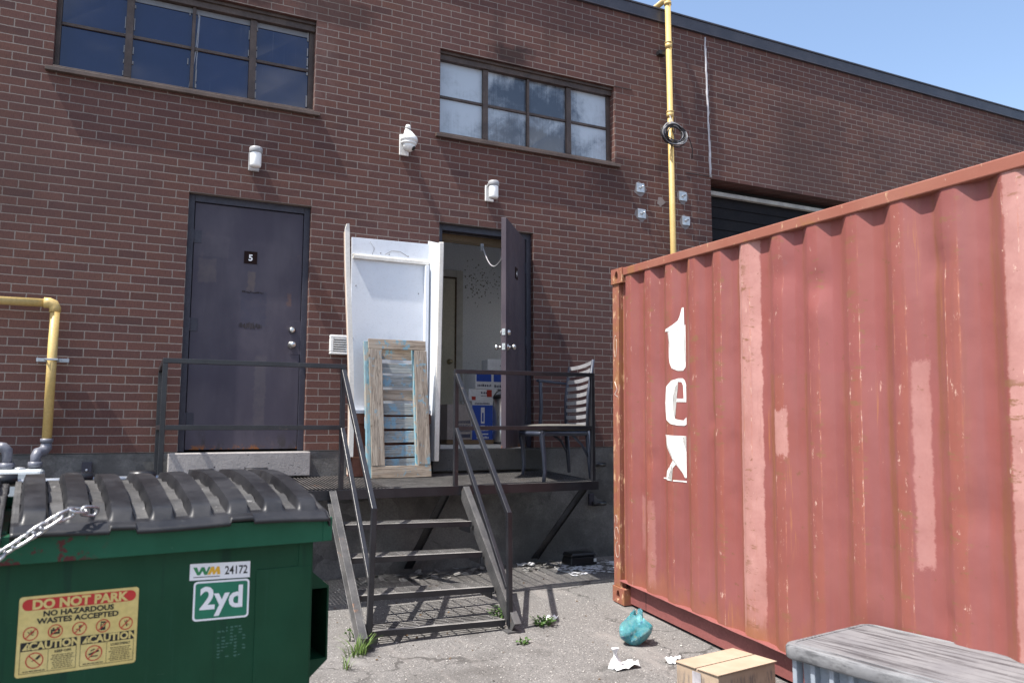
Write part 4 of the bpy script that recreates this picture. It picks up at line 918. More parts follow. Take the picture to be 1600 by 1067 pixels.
def lid_plastic():
    n = NT("black_lid_plastic"); f = n.noise(5, 5, .65); g = n.noise(70, 3, .6)
    c = n.mix(n.step(f, .35, .7), (0.008, 0.0083, 0.010), (0.018, 0.018, 0.021))
    c = n.mix(n.step(n.noise(13, 6, .7, off=(3, 1, 2)), .58, .72, 0, .5), c, (0.05, 0.049, 0.047))
    n.bump(n.M('ADD', f, n.M('MULTIPLY', g, .15)), .12, .006)
    return n.out(c, n.step(f, .3, .7, .38, .56), 0, .5)
LIDM = lid_plastic(); LIDD = worn('dusty_sunlit_lid_plastic', (0.045, 0.0445, 0.045), (0.095, 0.093, 0.091), 9, .5, bump=.1, spot=(0.20, 0.195, 0.19), spot_amt=.62, spot_scale=22)
DMP = thing("dumpster", "green steel dumpster with ribbed black plastic lids and a yellow DO NOT PARK sticker", "dumpster", mat=DM)
BW = -1.86; FY = .045; DEP = .90; RZ = 1.147
m = MB()
m.hexa([Vector(p) for p in ((BW + .05, FY, .10), (-.05, FY, .10), (-.05, DEP, .10), (BW + .05, DEP, .10), (BW + .05, FY, RZ - .078), (-.05, FY, RZ - .078), (-.05, DEP, RZ - .02), (BW + .05, DEP, RZ - .02))])
m.box((-.24, FY - .004, .35), (-.056, FY - .0005, .985)); m.box((BW + .056, FY - .004, .35), (BW + .24, FY - .0005, .985))
m.box((-.10, FY - .003, .98), (-.052, FY - .0004, 1.066))
m.build("body", GRN, DMP, local=True, bevel=.006)
m = MB()
m.box((BW, 0, RZ - .08), (0, FY + .012, RZ)); m.hexa([Vector(p) for p in ((-.050, FY + .0125, RZ - .08), (0, FY + .0125, RZ - .08), (0, DEP + .02, RZ - .03), (-.050, DEP + .02, RZ - .03), (-.050, FY + .0125, RZ), (0, FY + .0125, RZ), (0, DEP + .02, RZ + .05), (-.050, DEP + .02, RZ + .05))])
m.hexa([Vector(p) for p in ((BW, FY + .0125, RZ - .08), (BW + .05, FY + .0125, RZ - .08), (BW + .05, DEP + .02, RZ - .03), (BW, DEP + .02, RZ - .03), (BW, FY + .0125, RZ), (BW + .05, FY + .0125, RZ), (BW + .05, DEP + .02, RZ + .05), (BW, DEP + .02, RZ + .05))])
m.box((BW + .0505, DEP - .02, RZ - .05), (-.0505, DEP + .02, RZ + .045)); m.box((-.985, FY + .013, RZ - .05), (-.945, DEP - .0205, RZ + .004)); m.box((-.032, -.003, RZ - .078), (-.0, -.0005, RZ - .004))
m.build("rim", RIM, DMP, local=True, bevel=.012, seg=3)
for sg, xb in ((1, -.05), (-1, BW + .05)):
    m = MB(); xo = xb + sg * .112; xi = xb + sg * .0008; y0_, y1_ = .20, .78; za, zb = .625, .872
    def bb(xa, ya, z_a, xc, yc, zc): m.box((min(xa, xc), ya, z_a), (max(xa, xc), yc, zc))
    bb(xi, y0_, zb, xo, y1_, zb + .006); bb(xi, y0_, za - .006, xo, y1_, za); bb(xo - sg * .006, y0_, za + .0003, xo, y1_, zb - .0003)
    for (zz, dz) in ((zb + .0065, .095), (za - .0065, -.095)):
        P = [(xi, y0_, zz), (xo, y0_, zz), (xi, y0_, zz + dz)]; Q = [(p[0], y1_, p[2]) for p in P]
        A = [m.bm.verts.new(p) for p in P]; B = [m.bm.verts.new(p) for p in Q]; m.face(A); m.face(B[::-1])
        for i in range(3): m.face([A[i], A[(i + 1) % 3], B[(i + 1) % 3], B[i]])
    m.mi = 1; m.box((min(xi, xo - sg * .007), y1_ - .1, za + .001), (max(xi, xo - sg * .007), y1_ - .09, zb - .001)); m.mi = 0
    m.build("fork_pocket", [GRN, DARKPL], DMP, local=True)
m = MB()
for xx in (BW + .2, -.3): m.box((xx - .08, .1, .0), (xx + .08, .8, .099))
m.build("skid", GRN, DMP, local=True, bevel=.004)
# lids: a shell with eight arched ribs each
def lid(xl, xr, seed):
    rnd = random.Random(seed); NR = 8; W = xr - xl; P = W / NR; D = DEP - .0
    def prof(t):                                             # across one pitch, 0..1 -> rib height factor
        d = abs(t - .5)
        return 1.0 if d < .245 else max(0.0, 1 - (d - .245) / .085)
    us = []
    for i in range(NR):
        for t in (0, .08, .16, .172, .20, .235, .255, .31, .40, .5, .60, .69, .745, .765, .80, .828, .84, .92): us.append((i + t) / NR)
    us.append(1.0)
    vsx = [0, .012, .03, .05, .058, .075, .10, .14, .17, .20, .24, .28, .32, .36, .40, .45, .50, .55, .60, .65, .70, .75, .80, .85, .885, .90, .915, .93, .96, 1.0]
    rows = []
    for u in us:
        i = min(int(u * NR), NR - 1); t = u * NR - i; r = prof(t) if u < 1 else 0; row = []
        for v in vsx:
            base = RZ + .014 + .080 * v + .038 * math.sin(math.pi * min(v * 1.02, 1)) + (.004 * math.sin(u * 9 + seed))
            f = min(max((v - .05) / .030, 0), 1) * min(max((.925 - v) / .03, 0), 1)
            rib = .038 * r * f * (.75 + .25 * math.sin(math.pi * v))
            # cross waffles in the valleys
            waf = 0
            if r == 0 and .10 < v < .9: waf = .010 * (math.sin(v * 2 * math.pi * 5.5) > .2)
            fr = 0
            if v < .02: fr = -.010 + (.012 if (i % 3 == 2 and .2 < t < .8) else 0)
            y = -.022 + (D + .03) * v
            if v == 0: y -= .003
            row.append(Vector((xl + W * u, y, base + rib + waf + fr)))
        rows.append(row)
    m = MB(); m.grid(rows)
    m.bm.faces.ensure_lookup_table(); nv = len(vsx) - 1
    for q, f_ in enumerate(m.bm.faces):                      # valleys between the ribs lighter: dust plus a sunlit tone painted in
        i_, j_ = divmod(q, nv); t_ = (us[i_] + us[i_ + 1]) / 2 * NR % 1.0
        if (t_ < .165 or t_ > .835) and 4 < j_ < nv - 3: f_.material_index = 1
    # turned-down skirt at front and sides
    A = [r[0] for r in rows]; m.grid([[p, p + Vector((0, .002, -.012))] for p in A], sm=False)
    for r in (rows[0], rows[-1]): m.grid([[p, p + Vector((0, 0, -.03))] for p in r], sm=False)
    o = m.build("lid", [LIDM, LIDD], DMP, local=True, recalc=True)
    o.data.set_sharp_from_angle(angle=R(38))
    so = o.modifiers.new("Solidify", 'SOLIDIFY'); so.thickness = .004; so.offset = -1
    for i in range(NR):
        if i % 2 == 0: continue
        h = MB(); xc = xl + P * (i + .5); h.tube([(xc - P * .1, D + .03, RZ + .105), (xc + P * .75, D + .03, RZ + .105)], .024, 12); h.build("hinge_knuckle", DARKPL, o, local=True)
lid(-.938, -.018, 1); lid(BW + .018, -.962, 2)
m = MB(); m.tube([(BW - .02, DEP + .035, RZ + .095), (.0, DEP + .035, RZ + .095)], .014, 10); m.build("hinge_rod", GALV, DMP, local=True)
# stickers, applied flat on the front
YEL = worn("sticker_yellow", (0.64, 0.50, 0.17), (0.68, 0.55, 0.22), 6, .5, spot=(0.62, 0.58, 0.45), spot_amt=.72, bump=0)
REDS = flat("sticker_red", (0.50, 0.03, 0.025), .5); BLKS = flat("sticker_black", (0.012, 0.012, 0.012), .5); WHS = flat("sticker_white", (0.78, 0.79, 0.80), .5, .4, .05)
GRS = flat("sticker_green", (0.012, 0.17, 0.095), .5); WMG = flat("logo_green", (0.03, 0.22, 0.08), .5); WMY = flat("logo_gold", (0.75, 0.42, 0.03), .5)
SY = FY - .0012
class Sticker:
    def __init__(s, x, z, tilt): s.x, s.z, s.t = x, z, math.tan(tilt); s.m = MB(); s.lv = 0
    def P(s, u, v, k): return Vector((s.x + u, SY - .0004 * k, s.z + v + u * s.t))
    def poly(s, pts, mi, k): s.m.face([s.m.bm.verts.new(s.P(u, v, k)) for u, v in pts], mi=mi)
    def rrect(s, u0, v0, u1, v1, r, mi, k):
        pts = []
        for (cx, cy, a) in ((u1 - r, v0 + r, -90), (u1 - r, v1 - r, 0), (u0 + r, v1 - r, 90), (u0 + r, v0 + r, 180)):
            for i in range(7): b = R(a + 15 * i); pts.append((cx + r * math.cos(b), cy + r * math.sin(b)))
        s.poly(pts, mi, k)
    def ring(s, cx, cy, r, w, mi, k, n=28):
        for i in range(n):
            a, b = 2 * math.pi * i / n, 2 * math.pi * (i + 1) / n
            s.poly([(cx + r * math.cos(a), cy + r * math.sin(a)), (cx + r * math.cos(b), cy + r * math.sin(b)), (cx + (r - w) * math.cos(b), cy + (r - w) * math.sin(b)), (cx + (r - w) * math.cos(a), cy + (r - w) * math.sin(a))], mi, k)
    def line(s, u0, v0, u1, v1, w, mi, k):
        dx, dy = u1 - u0, v1 - v0; L = math.hypot(dx, dy); nx, ny = -dy / L * w / 2, dx / L * w / 2
        s.poly([(u0 + nx, v0 + ny), (u1 + nx, v1 + ny), (u1 - nx, v1 - ny), (u0 - nx, v0 - ny)], mi, k)
    def frame(s, u0, v0, u1, v1, w, mi, k):
        s.line(u0, v0, u1, v0, w, mi, k); s.line(u0, v1, u1, v1, w, mi, k); s.line(u0, v0, u0, v1, w, mi, k + .2); s.line(u1, v0, u1, v1, w, mi, k + .2)
    def text(s, body, size, u, v, mi, k, off=0.0, sx=1.0, align='CENTER'):
        o = s.P(u, v, k); s.m.text(body, size, text_M(o, (1, 0, s.t), (0, 0, 1)), mi, off, align, sx)
def yellow_sticker():
    tl, tr, br, bl_ = [dloc(*p, SY) for p in ((30, 933), (218, 916), (211, 1034), (23, 1060))]
    W = ((tr - tl).length + (br - bl_).length) / 2; H = ((tl - bl_).length + (tr - br).length) / 2
    tilt = math.atan2((br.z - bl_.z) + (tr.z - tl.z), (br.x - bl_.x) + (tr.x - tl.x))
    s = Sticker((bl_.x + tl.x) / 2, (bl_.z + (tl.z - H)) / 2, tilt); K = W / 100.0; q = H / 70.0
    U = lambda a: a * K; V = lambda a: a * q
    s.rrect(0, 0, W, H, U(3), 0, 0); s.rrect(U(2.5), V(57.5), U(97.5), V(67.5), V(4.9), 1, 1)
    s.text("DO NOT PARK", V(11.2), U(50), V(58.6), 0, 2, .0016, 1.02)
    s.text("NO HAZARDOUS", V(6.6), U(49), V(51.5), 2, 2, .0008, 1.1); s.text("WASTES ACCEPTED", V(6.6), U(49), V(45.2), 2, 2, .0008, 1.12)
    rnd = random.Random(4)
    for i in range(5):
        cx, cy, r = U(10.5 + i * 19.8), V(37.3), V(6.0)
        kind = i
        if kind == 1: s.poly([(cx - r * .6, cy - r * .45), (cx + r * .6, cy - r * .45), (cx + r * .6, cy + r * .3), (cx - r * .6, cy + r * .3)], 2, 1); s.line(cx - r * .4, cy + r * .42, cx - r * .15, cy + r * .42, r * .2, 2, 1); s.line(cx + r * .15, cy + r * .42, cx + r * .4, cy + r * .42, r * .2, 2, 1); s.line(cx - r * .35, cy - r * .1, cx + r * .35, cy - r * .02, r * .16, 0, 2)
        elif kind == 3: s.poly([(cx - r * .35, cy - r * .65), (cx + r * .35, cy - r * .65), (cx + r * .35, cy + r * .65), (cx - r * .35, cy + r * .65)], 2, 1); s.ring(cx, cy, r * .22, r * .1, 0, 2, 10); s.line(cx - r * .35, cy + r * .35, cx + r * .35, cy + r * .35, r * .08, 0, 2)
        else:
            for j in range(7): a = rnd.uniform(0, 6.28); s.line(cx, cy - r * .1, cx + r * .5 * math.cos(a), cy + r * .5 * math.sin(a), r * .09, 2, 1 + j * .05)
        s.ring(cx, cy, r, r * .14, 1, 3); s.line(cx - r * .68, cy - r * .68, cx + r * .68, cy + r * .68, r * .15, 1, 3.3)
    for side, (u0, u1) in enumerate(((3.0, 48.5), (51.5, 97.5))):
        s.poly([(U(u0), V(22.5)), (U(u1), V(22.5)), (U(u1), V(30)), (U(u0), V(30))], 2, 1); s.frame(U(u0) + .0006, V(3), U(u1) - .0006, V(22.4), .0012, 2, 1.2)
        s.text("CAUTION", V(9.0), U((u0 + u1) / 2 + 4.5), V(23.2), 0, 2, .0012, .98)
        tx = U(u0 + 5.6); s.poly([(tx - V(4.2), V(23.2)), (tx + V(4.2), V(23.2)), (tx, V(29.4))], 0, 2); s.line(tx, V(25.2), tx, V(27.8), V(.8), 2, 3); s.line(tx, V(24.0), tx, V(24.7), V(.8), 2, 3)
        xm = U(u0 + 22.5); s.line(xm, V(3), xm, V(22), .001, 2, 1.6)
        cx, cy, r = U(u0 + 11.8), V(13.6), V(7.0)
        if side == 0: s.line(cx + r * .2, cy + r * .15, cx + r * .6, cy + r * .55, r * .3, 2, 1.5); s.line(cx - r * .3, cy - r * .1, cx + r * .3, cy + r * .2, r * .08, 2, 1.5)
        else:
            s.line(cx - r * .6, cy - r * .15, cx + r * .6, cy + r * .25, r * .22, 2, 1.5); s.line(cx - r * .4, cy - r * .4, cx + r * .5, cy - r * .4, r * .14, 2, 1.5); s.line(cx - r * .4, cy + r * .3, cx + r * .1, cy + r * .5, r * .14, 2, 1.6)
        s.ring(cx, cy, r, r * .12, 1, 3); s.line(cx - r * .68, cy + (r if side == 0 else -r) * .68, cx + r * .68, cy + (-r if side == 0 else r) * .68, r * .12, 1, 3.3)
        s.text("KEEP OFF!" if side == 0 else "LOAD EVENLY", V(3.0), U(u0 + 34.4), V(18.4), 2, 2, .0003, 1.0 if side == 0 else .85)
        for j in range(8):                                    # lines too small to read in the photograph
            w = rnd.uniform(14, 20); x0_ = u0 + 34.4 - w / 2; a = x0_
            while a < x0_ + w:
                b = min(a + rnd.uniform(1.2, 3.2), x0_ + w); s.line(U(a), V(16.2 - j * 1.62), U(b), V(16.2 - j * 1.62), V(.62), 2, 2); a = b + .6
        a = u0 + 3
        while a < u0 + 20: b = a + rnd.uniform(1.5, 3.5); s.line(U(a), V(4.6), U(min(b, u0 + 20.5)), V(4.6), V(.8), 2, 2); a = b + .6
    s.m.build("warning_sticker", [YEL, REDS, BLKS], DMP, local=True, recalc=False, label="yellow DO NOT PARK sticker")
yellow_sticker()
def small_stickers():
    tl, tr, br, bl_ = [dloc(*p, SY) for p in ((297, 881), (391, 876), (390, 902), (296, 907))]
    W = (tr - tl).length; H = (tl - bl_).length; tilt = math.atan2(tr.z - tl.z, tr.x - tl.x)
    s = Sticker(bl_.x, bl_.z, tilt); s.poly([(0, 0), (W, 0), (W, H), (0, H)], 0, 0)
    K = W
    w0 = [(.05, .78), (.115, .78), (.145, .48), (.185, .78), (.235, .78), (.265, .48), (.30, .78), (.335, .78), (.28, .30), (.235, .30), (.205, .55), (.165, .30), (.12, .30)]
    s.poly([(a * K, b * H) for a, b in w0], 2, 1)
    m0 = [(.30, .30), (.36, .78), (.41, .78), (.43, .52), (.47, .78), (.49, .78), (.505, .30), (.455, .30), (.45, .50), (.42, .30), (.395, .30), (.375, .52), (.35, .30)]
    m0 = [(.285, .30), (.345, .78), (.395, .78), (.405, .52), (.44, .78), (.48, .78), (.50, .30), (.445, .30), (.44, .50), (.405, .30), (.375, .30), (.362, .50), (.335, .30)]
    s.poly([(a * K, b * H) for a, b in m0], 3, 1.5)
    s.line(.06 * K, .18 * H, .49 * K, .18 * H, H * .045, 4, 1)
    s.text("24172", H * .72, .765 * K, .27 * H, 4, 1, .0007, .78)
    s.m.build("number_sticker", [WHS, GRS, WMG, WMY, BLKS], DMP, local=True, recalc=False, label="white sticker with a green and gold logo and 24172")
    tl, tr, br, bl_ = [dloc(*p, SY) for p in ((302, 909), (390, 903), (388, 963), (301, 971))]
    W = ((tr - tl).length + (br - bl_).length) / 2; H = ((tl - bl_).length + (tr - br).length) / 2; tilt = math.atan2(tr.z - tl.z + br.z - bl_.z, tr.x - tl.x + br.x - bl_.x)
    s = Sticker((bl_.x + tl.x) / 2, bl_.z, tilt); s.rrect(0, 0, W, H, .012, 0, 0); s.rrect(.006, .006, W - .006, H - .006, .008, 1, 1)
    s.text("2yd", H * .78, W * .505, H * .30, 0, 2, .0028, .98)
    s.m.build("size_sticker", [WHS, GRS], DMP, local=True, recalc=False, label="green sticker with white border reading 2yd")
small_stickers()
m = MB(); rnd = random.Random(6); c0 = dloc(362, 1000, SY)    # ghost of a peeled sticker
for j in range(10):
    for i in range(7):
        if rnd.random() < .55: a = c0.x - .045 + i * .013; b = c0.z + .045 - j * .010; m.poly([(a, SY, b), (a + rnd.uniform(.004, .012), SY, b), (a + rnd.uniform(.004, .012), SY, b - rnd.uniform(.003, .008)), (a, SY, b - .004)])
m.build("sticker_residue", flat("residue", (0.045, 0.13, 0.095), .7), DMP, local=True, recalc=False)

# ------------------------------------------------------------------ chain lying over the dumpster's lid
def chain():
    pts = [dloc(148, 799, .02), dloc(120, 797, -.02), dloc(85, 812, -.05), dloc(45, 838, -.065), dloc(0, 866, -.07), dloc(-50, 905, -.07), dloc(-110, 960, -.06)]
    t = thing("chain", "galvanised steel chain hanging from the front of the black dumpster lid", "chain", DM @ pts[2])
    # resample
    segs = [(a, b, (b - a).length) for a, b in zip(pts, pts[1:])]; tot = sum(x[2] for x in segs); pitch = .040; n = int(tot / pitch); m = MB()
    def P(d):
        for a, b, L in segs:
            if d <= L: return a.lerp(b, d / L), (b - a).normalized()
            d -= L
        return segs[-1][1], (segs[-1][1] - segs[-1][0]).normalized()
    for i in range(n):
        c, tg = P(i * pitch + .02); c = DM @ c; tg = (DM.to_3x3() @ tg).normalized()
        up = Vector((0, -.6, .8)); side_ = tg.cross(up).normalized(); nrm = side_ if i % 2 else tg.cross(side_).normalized()
        ang = random.uniform(-.25, .25); nrm = (nrm * math.cos(ang) + tg.cross(nrm) * math.sin(ang)).normalized()
        L, w, r = .030, .0145, .0048; ring = []
        for k in range(20):
            a = 2 * math.pi * k / 20; ca, sa = math.cos(a), math.sin(a); e = (L - w) * (1 if ca > 0 else -1)
            ring.append(c + tg * (e * (abs(ca) > .01) + w * ca) + nrm * (w * sa))
        m.tube(ring, r, 7, closed=True)
    m.build("links", CHAINM, t)
CHAINM = worn("chain_steel", (0.42, 0.42, 0.43), (0.60, 0.60, 0.60), 30, .32, metal=.85, bump=.1, spot=(0.10, 0.075, 0.06), spot_amt=.62, spot_scale=40)
random.seed(5); chain()
# ------------------------------------------------------------------ tall white cabinet carcass leaning on the wall
PANEL = worn("white_melamine", (0.70, 0.73, 0.78), (0.64, 0.68, 0.74), 2, .28, bump=.02, spot=(0.60, 0.62, 0.64), spot_amt=.75, spec=.5)
TRIMW = worn("white_trim_board", (0.74, 0.72, 0.67), (0.64, 0.61, 0.55), 8, .5, k=(1, 1, .3), bump=.05)
RAWB = worn("raw_particle_board", (0.52, 0.40, 0.32), (0.60, 0.48, 0.40), 12, .8, bump=.1)
REDW = worn("red_brown_board", (0.17, 0.058, 0.036), (0.22, 0.080, 0.050), 7, .5, bump=.05)
CAB = thing("white_cabinet", "tall open white cabinet with a red brown base standing between the two doors", "cabinet", (.72, -.12, pz(-.12)))
m = MB()
m.hexa([Vector(p) for p in ((.375, -.045, .345), (1.10, -.045, .345), (1.10, -.025, .345), (.375, -.025, .345), (.355, -.045, 1.885), (1.10, -.045, 1.895), (1.10, -.025, 1.895), (.355, -.025, 1.885))]); m.build("back_panel", PANEL, CAB, bevel=.002)
m = MB(); m.box((.365, -.075, 1.690), (1.075, -.0455, 1.722)); m.box((.36, -.062, 1.7225), (1.075, -.0455, 1.735)); m.build("rail", TRIMW, CAB, bevel=.003)
m = MB(); m.hexa([Vector(p) for p in ((1.085, -.245, -.10), (1.105, -.245, -.10), (1.09, -.02, -.10), (1.07, -.02, -.10), (1.115, -.245, 1.86), (1.135, -.245, 1.86), (1.10, -.02, 1.93), (1.08, -.02, 1.93))]); sp_ = m.build("side_panel", PANEL, CAB, bevel=.002)
m = MB(); m.hexa([Vector(p) for p in ((1.072, -.275, -.10), (1.118, -.275, -.10), (1.118, -.2455, -.10), (1.072, -.2455, -.10), (1.10, -.275, 1.868), (1.146, -.275, 1.872), (1.146, -.2455, 1.876), (1.10, -.2455, 1.872))]); m.build("edge_trim", TRIMW, sp_, bevel=.008, seg=3)
m = MB(); m.box((1.035, -.10, .37), (1.068, -.0455, 1.68)); m.build("corner_batten", PANEL, CAB, bevel=.003)
m = MB(); zz = [-.20, -.05, .2, .45, .7, .95, 1.2, 1.45, 1.7, 1.9]; bow = lambda z: .262 + .060 * (1 - ((max(z, -.2) + .2) / 2.1) ** 1.3) + .012 * math.sin((z + .2) * 2.4)
rows = [[Vector((bow(z), -.225, z)), Vector((bow(z) + .012, -.12, z)), Vector((bow(z) + .018, -.12, z)), Vector((bow(z) + .018, -.225, z)), Vector((bow(z), -.225, z))] for z in zz]
m.grid(rows, sm=False); m.poly([r for r in rows[-1][:4]]); m.poly([r for r in rows[0][:4]][::-1]); lp = m.build("side_panel", RAWB, CAB)
m = MB(); rows = []
for z in zz[1:] :
    b = bow(z); rows.append([Vector((b - .006, -.250, z)), Vector((b - .006, -.2255, z)), Vector((b + .032, -.2255, z)), Vector((b + .032, -.250, z)), Vector((b - .006, -.250, z))])
b = bow(1.93); rows.append([Vector((b + .006, -.258, 1.945)), Vector((b + .006, -.228, 1.945)), Vector((b + .026, -.228, 1.95)), Vector((b + .026, -.258, 1.95)), Vector((b + .006, -.258, 1.945))])
m.grid(rows, sm=False); m.poly(rows[-1][:4]); m.poly(rows[0][:4][::-1]); m.build("edge_trim", TRIMW, lp)
m = MB(); m.box((.36, -.20, .315), (1.065, -.0455, .345)); m.build("shelf", PANEL, CAB, bevel=.003)
m = MB(); m.box((.36, -.165, pz(-.16) + .002), (1.068, -.03, .314)); m.box((.36, -.185, .225), (1.068, -.1655, .314)); m.box((.36, -.18, pz(-.18) + .003), (1.068, -.1655, -.06)); m.build("base", REDW, CAB, bevel=.003)
m = MB(); m.box((.36, -.192, -.062), (1.068, -.1805, -.052)); m.build("base_strip", worn("orange_edge", (0.42, 0.19, 0.10), (0.36, 0.15, 0.08), 5, .6, bump=0), CAB)
m = MB(); rnd = random.Random(3)
for (xx, zz_) in ((.40, 1.45), (.985, 1.42), (.38, .98), (1.0, .95), (.62, 1.765), (.70, 1.76), (.88, 1.76)): m.lathe((xx, -.045, zz_), [(.006, 0), (.006, .002), (.001, .0025)], (0, -1, 0), 8)
m.tube([(.66, -.049, 1.755), (.72, -.052, 1.795), (.80, -.052, 1.795), (.87, -.049, 1.76)], .0022, 5); m.tube([(.52, -.049, 1.86), (.56, -.052, 1.80), (.54, -.049, 1.74)], .0018, 5)
m.build("screw_holes", flat("dark_hole", (0.22, 0.22, 0.23), .8), CAB)

# ------------------------------------------------------------------ wooden pallet in front of it
def wood(name, k, a, b, paint=None, amt=.5):
    n = NT(name); g = n.noise(1.0, 5, .7, k=k); g2 = n.noise(1.0, 3, .7, k=tuple(v * 3 for v in k)); f = n.noise(4, 4, .6)
    c = n.mix(n.step(g, .35, .66), a, b); c = n.mix(n.step(g2, .50, .68, 0, .75), c, tuple(v * .35 for v in a)); c = n.mix(n.step(n.noise(1.0, 4, .7, k=tuple(v * .45 for v in k), off=(6, 2, 1)), .52, .66, 0, .6), c, (0.20, 0.165, 0.135))
    c = n.mix(n.step(f, .5, .75, 0, .45), c, (0.30, 0.28, 0.25))
    if paint: c = n.mix(n.step(n.noise(7, 6, .75, off=(4, 2, 8)), amt, amt + .06), c, paint)
    kn = n.step(n.noise(9, 2, .5, off=(1, 1, 7)), .70, .76, 0, .7); c = n.mix(kn, c, (0.09, 0.055, 0.035))
    n.bump(n.M('ADD', g, n.M('MULTIPLY', g2, .6)), .45, .006)
    return n.out(c, .88, 0, .2)
BLUEP = (0.10, 0.33, 0.46)
WV = wood("pallet_wood_upright", (40, 40, 2.2), (0.25, 0.205, 0.165), (0.42, 0.365, 0.30), (0.20, 0.32, 0.38), .56)
WU = wood("pallet_wood_cross", (2.2, 40, 40), (0.26, 0.205, 0.155), (0.42, 0.355, 0.285), (0.17, 0.31, 0.38), .56)
WG = wood("pallet_wood_grey", (2.0, 40, 40), (0.24, 0.265, 0.27), (0.36, 0.375, 0.36), (0.20, 0.33, 0.42), .50)
WB = wood("pallet_wood_blue", (30, 30, 2.5), (0.17, 0.36, 0.45), (0.26, 0.40, 0.44), (0.34, 0.31, 0.26), .50)
PAL = thing("wooden_pallet", "weathered wooden pallet with flaking blue paint leaning upright on the white cabinet", "pallet", (.76, -.34, pz(-.34)))
BLc = Vector((.492, -.355, pz(-.355) + .004)); BRc = Vector((1.022, -.352, pz(-.352) + .006)); TLc = Vector((.456, -.285, .955))
pu = (BRc - BLc).normalized(); pv = (TLc - BLc); PH = pv.length; pv.normalize(); pn = pu.cross(pv).normalized()   # pn faces the yard
PW = (BRc - BLc).length
if pn.y > 0: pn = -pn
def pbox(mb, u0, u1, v0, v1, d0, d1, sk=0.0):                 # d measured from the front face backwards
    P = lambda u, v, d: BLc + pu * u + pv * v - pn * d
    mb.hexa([P(u0, v0, d0), P(u1, v0 + sk, d0), P(u1, v0 + sk, d1), P(u0, v0, d1), P(u0, v1, d0), P(u1, v1 + sk, d0), P(u1, v1 + sk, d1), P(u0, v1, d1)])
# wedge so it tapers a little to the top
for nm, (u0, u1, v0, v1, d0, d1), mt in (("board", (.003, .118, .104, PH - .088, 0, .016), WV), ("board", (PW - .118, PW - .004, .104, PH - .088, 0, .016), WV), ("board", (.0, PW, 0, .100, .001, .019), WU), ("board", (.0, PW - .01, PH - .085, PH, .001, .019), WU)):
    m = MB(); pbox(m, u0, u1, v0, v1, d0, d1); m.build(nm, mt, PAL, bevel=.003)
for u0, u1 in ((-.032, .006), (PW - .128, PW - .09)):
    m = MB(); v = .0; random.seed(int(u1 * 100))
    pbox(m, u0, u1, .0, PH - .02, .0195, .060); o = m.build("stringer", WB, PAL, bevel=.004)
m = MB(); pbox(m, .060, .095, .02, PH - .02, .0196, .058); m.build("stringer", WB, PAL, bevel=.003)
random.seed(14)
pit = (PH - .10) / 9
for i in range(9):
    v0 = .055 + i * pit; h = pit - random.uniform(.016, .034); m = MB()
    pbox(m, -.026 + random.uniform(-.01, .01), PW - .01 + random.uniform(-.012, .012), v0, v0 + h, .0605, .076, random.uniform(-.006, .006)); m.build("slat", (WG, WG, WU)[i % 3] if i > 2 else WG, PAL, bevel=.003)

# ------------------------------------------------------------------ chair on the landing
CHR = thing("patio_chair", "dark metal chair with slatted back and padded seat at the landing's right end", "chair", (2.1, -.6, pz(-.6)))
A_, B_, D_, C_ = Vector((1.90, -.36, 0)), Vector((1.80, -.95, 0)), Vector((2.30, -.84, 0)), Vector((2.41, -.27, 0))
CHM = worn("chair_frame_paint", (0.035, 0.042, 0.065), (0.050, 0.058, 0.082), 8, .45, bump=.05, spec=.5)
SZ = .165
for (p, dx) in ((A_, -.03), (B_, -.03)):
    m = MB(); f = pz(p.y); m.tube([(p.x, p.y, f), (p.x + .012, p.y, f + .08), (p.x + .004, p.y, f + .22), (p.x - .015, p.y, SZ - .05), (p.x + .0, p.y, SZ)], [.016, .016, .020, .024, .024], 10); m.build("leg", CHM, CHR)
for p in (C_, D_):
    m = MB(); f = pz(p.y); m.tube([(p.x + .03, p.y, f), (p.x + .018, p.y, f + .15), (p.x, p.y, SZ)], [.016, .020, .023], 10)
    m.tube([(p.x + .012, p.y, f + .18), (p.x - .06, p.y + .0, f + .30), (p.x - .16, p.y, SZ - .03)], .012, 8); m.build("leg", CHM, CHR)
m = MB()
sc = [A_ + Vector((-.05, .03, 0)), B_ + Vector((-.05, -.03, 0)), D_ + Vector((.03, -.02, 0)), C_ + Vector((.03, .03, 0))]
def rounded(pts, r, n=6):
    out = []; k = len(pts)
    for i in range(k):
        p, a, b = pts[i], pts[i - 1], pts[(i + 1) % k]; p0 = p + (a - p).normalized() * r; p1 = p + (b - p).normalized() * r
        for j in range(n + 1): t = j / n; out.append(p0 * (1 - t) ** 2 + p * 2 * t * (1 - t) + p1 * t * t)
    return out
ring = rounded(sc, .10); cen = sum(ring, Vector()) / len(ring)
rows = []
for (s_, z) in ((.90, SZ), (.985, SZ + .006), (1.0, SZ + .022), (.985, SZ + .036), (.93, SZ + .048), (.75, SZ + .058), (.4, SZ + .062), (.02, SZ + .062)): rows.append([cen + (p - cen) * s_ + Vector((0, 0, z)) for p in ring] + [cen + (ring[0] - cen) * s_ + Vector((0, 0, z))])
m.grid(rows); m.build("seat", worn("seat_fabric", (0.125, 0.118, 0.105), (0.095, 0.09, 0.082), 20, .9, bump=.2), CHR)
m = MB(); inner = [cen + (p - cen) * .94 for p in ring]; m.tube([p + Vector((0, 0, SZ - .020)) for p in inner], .022, 8, closed=True); m.build("seat_frame", CHM, CHR)
CT, DT = Vector((2.425, -.28, .775)), Vector((2.345, -.845, .80)); 
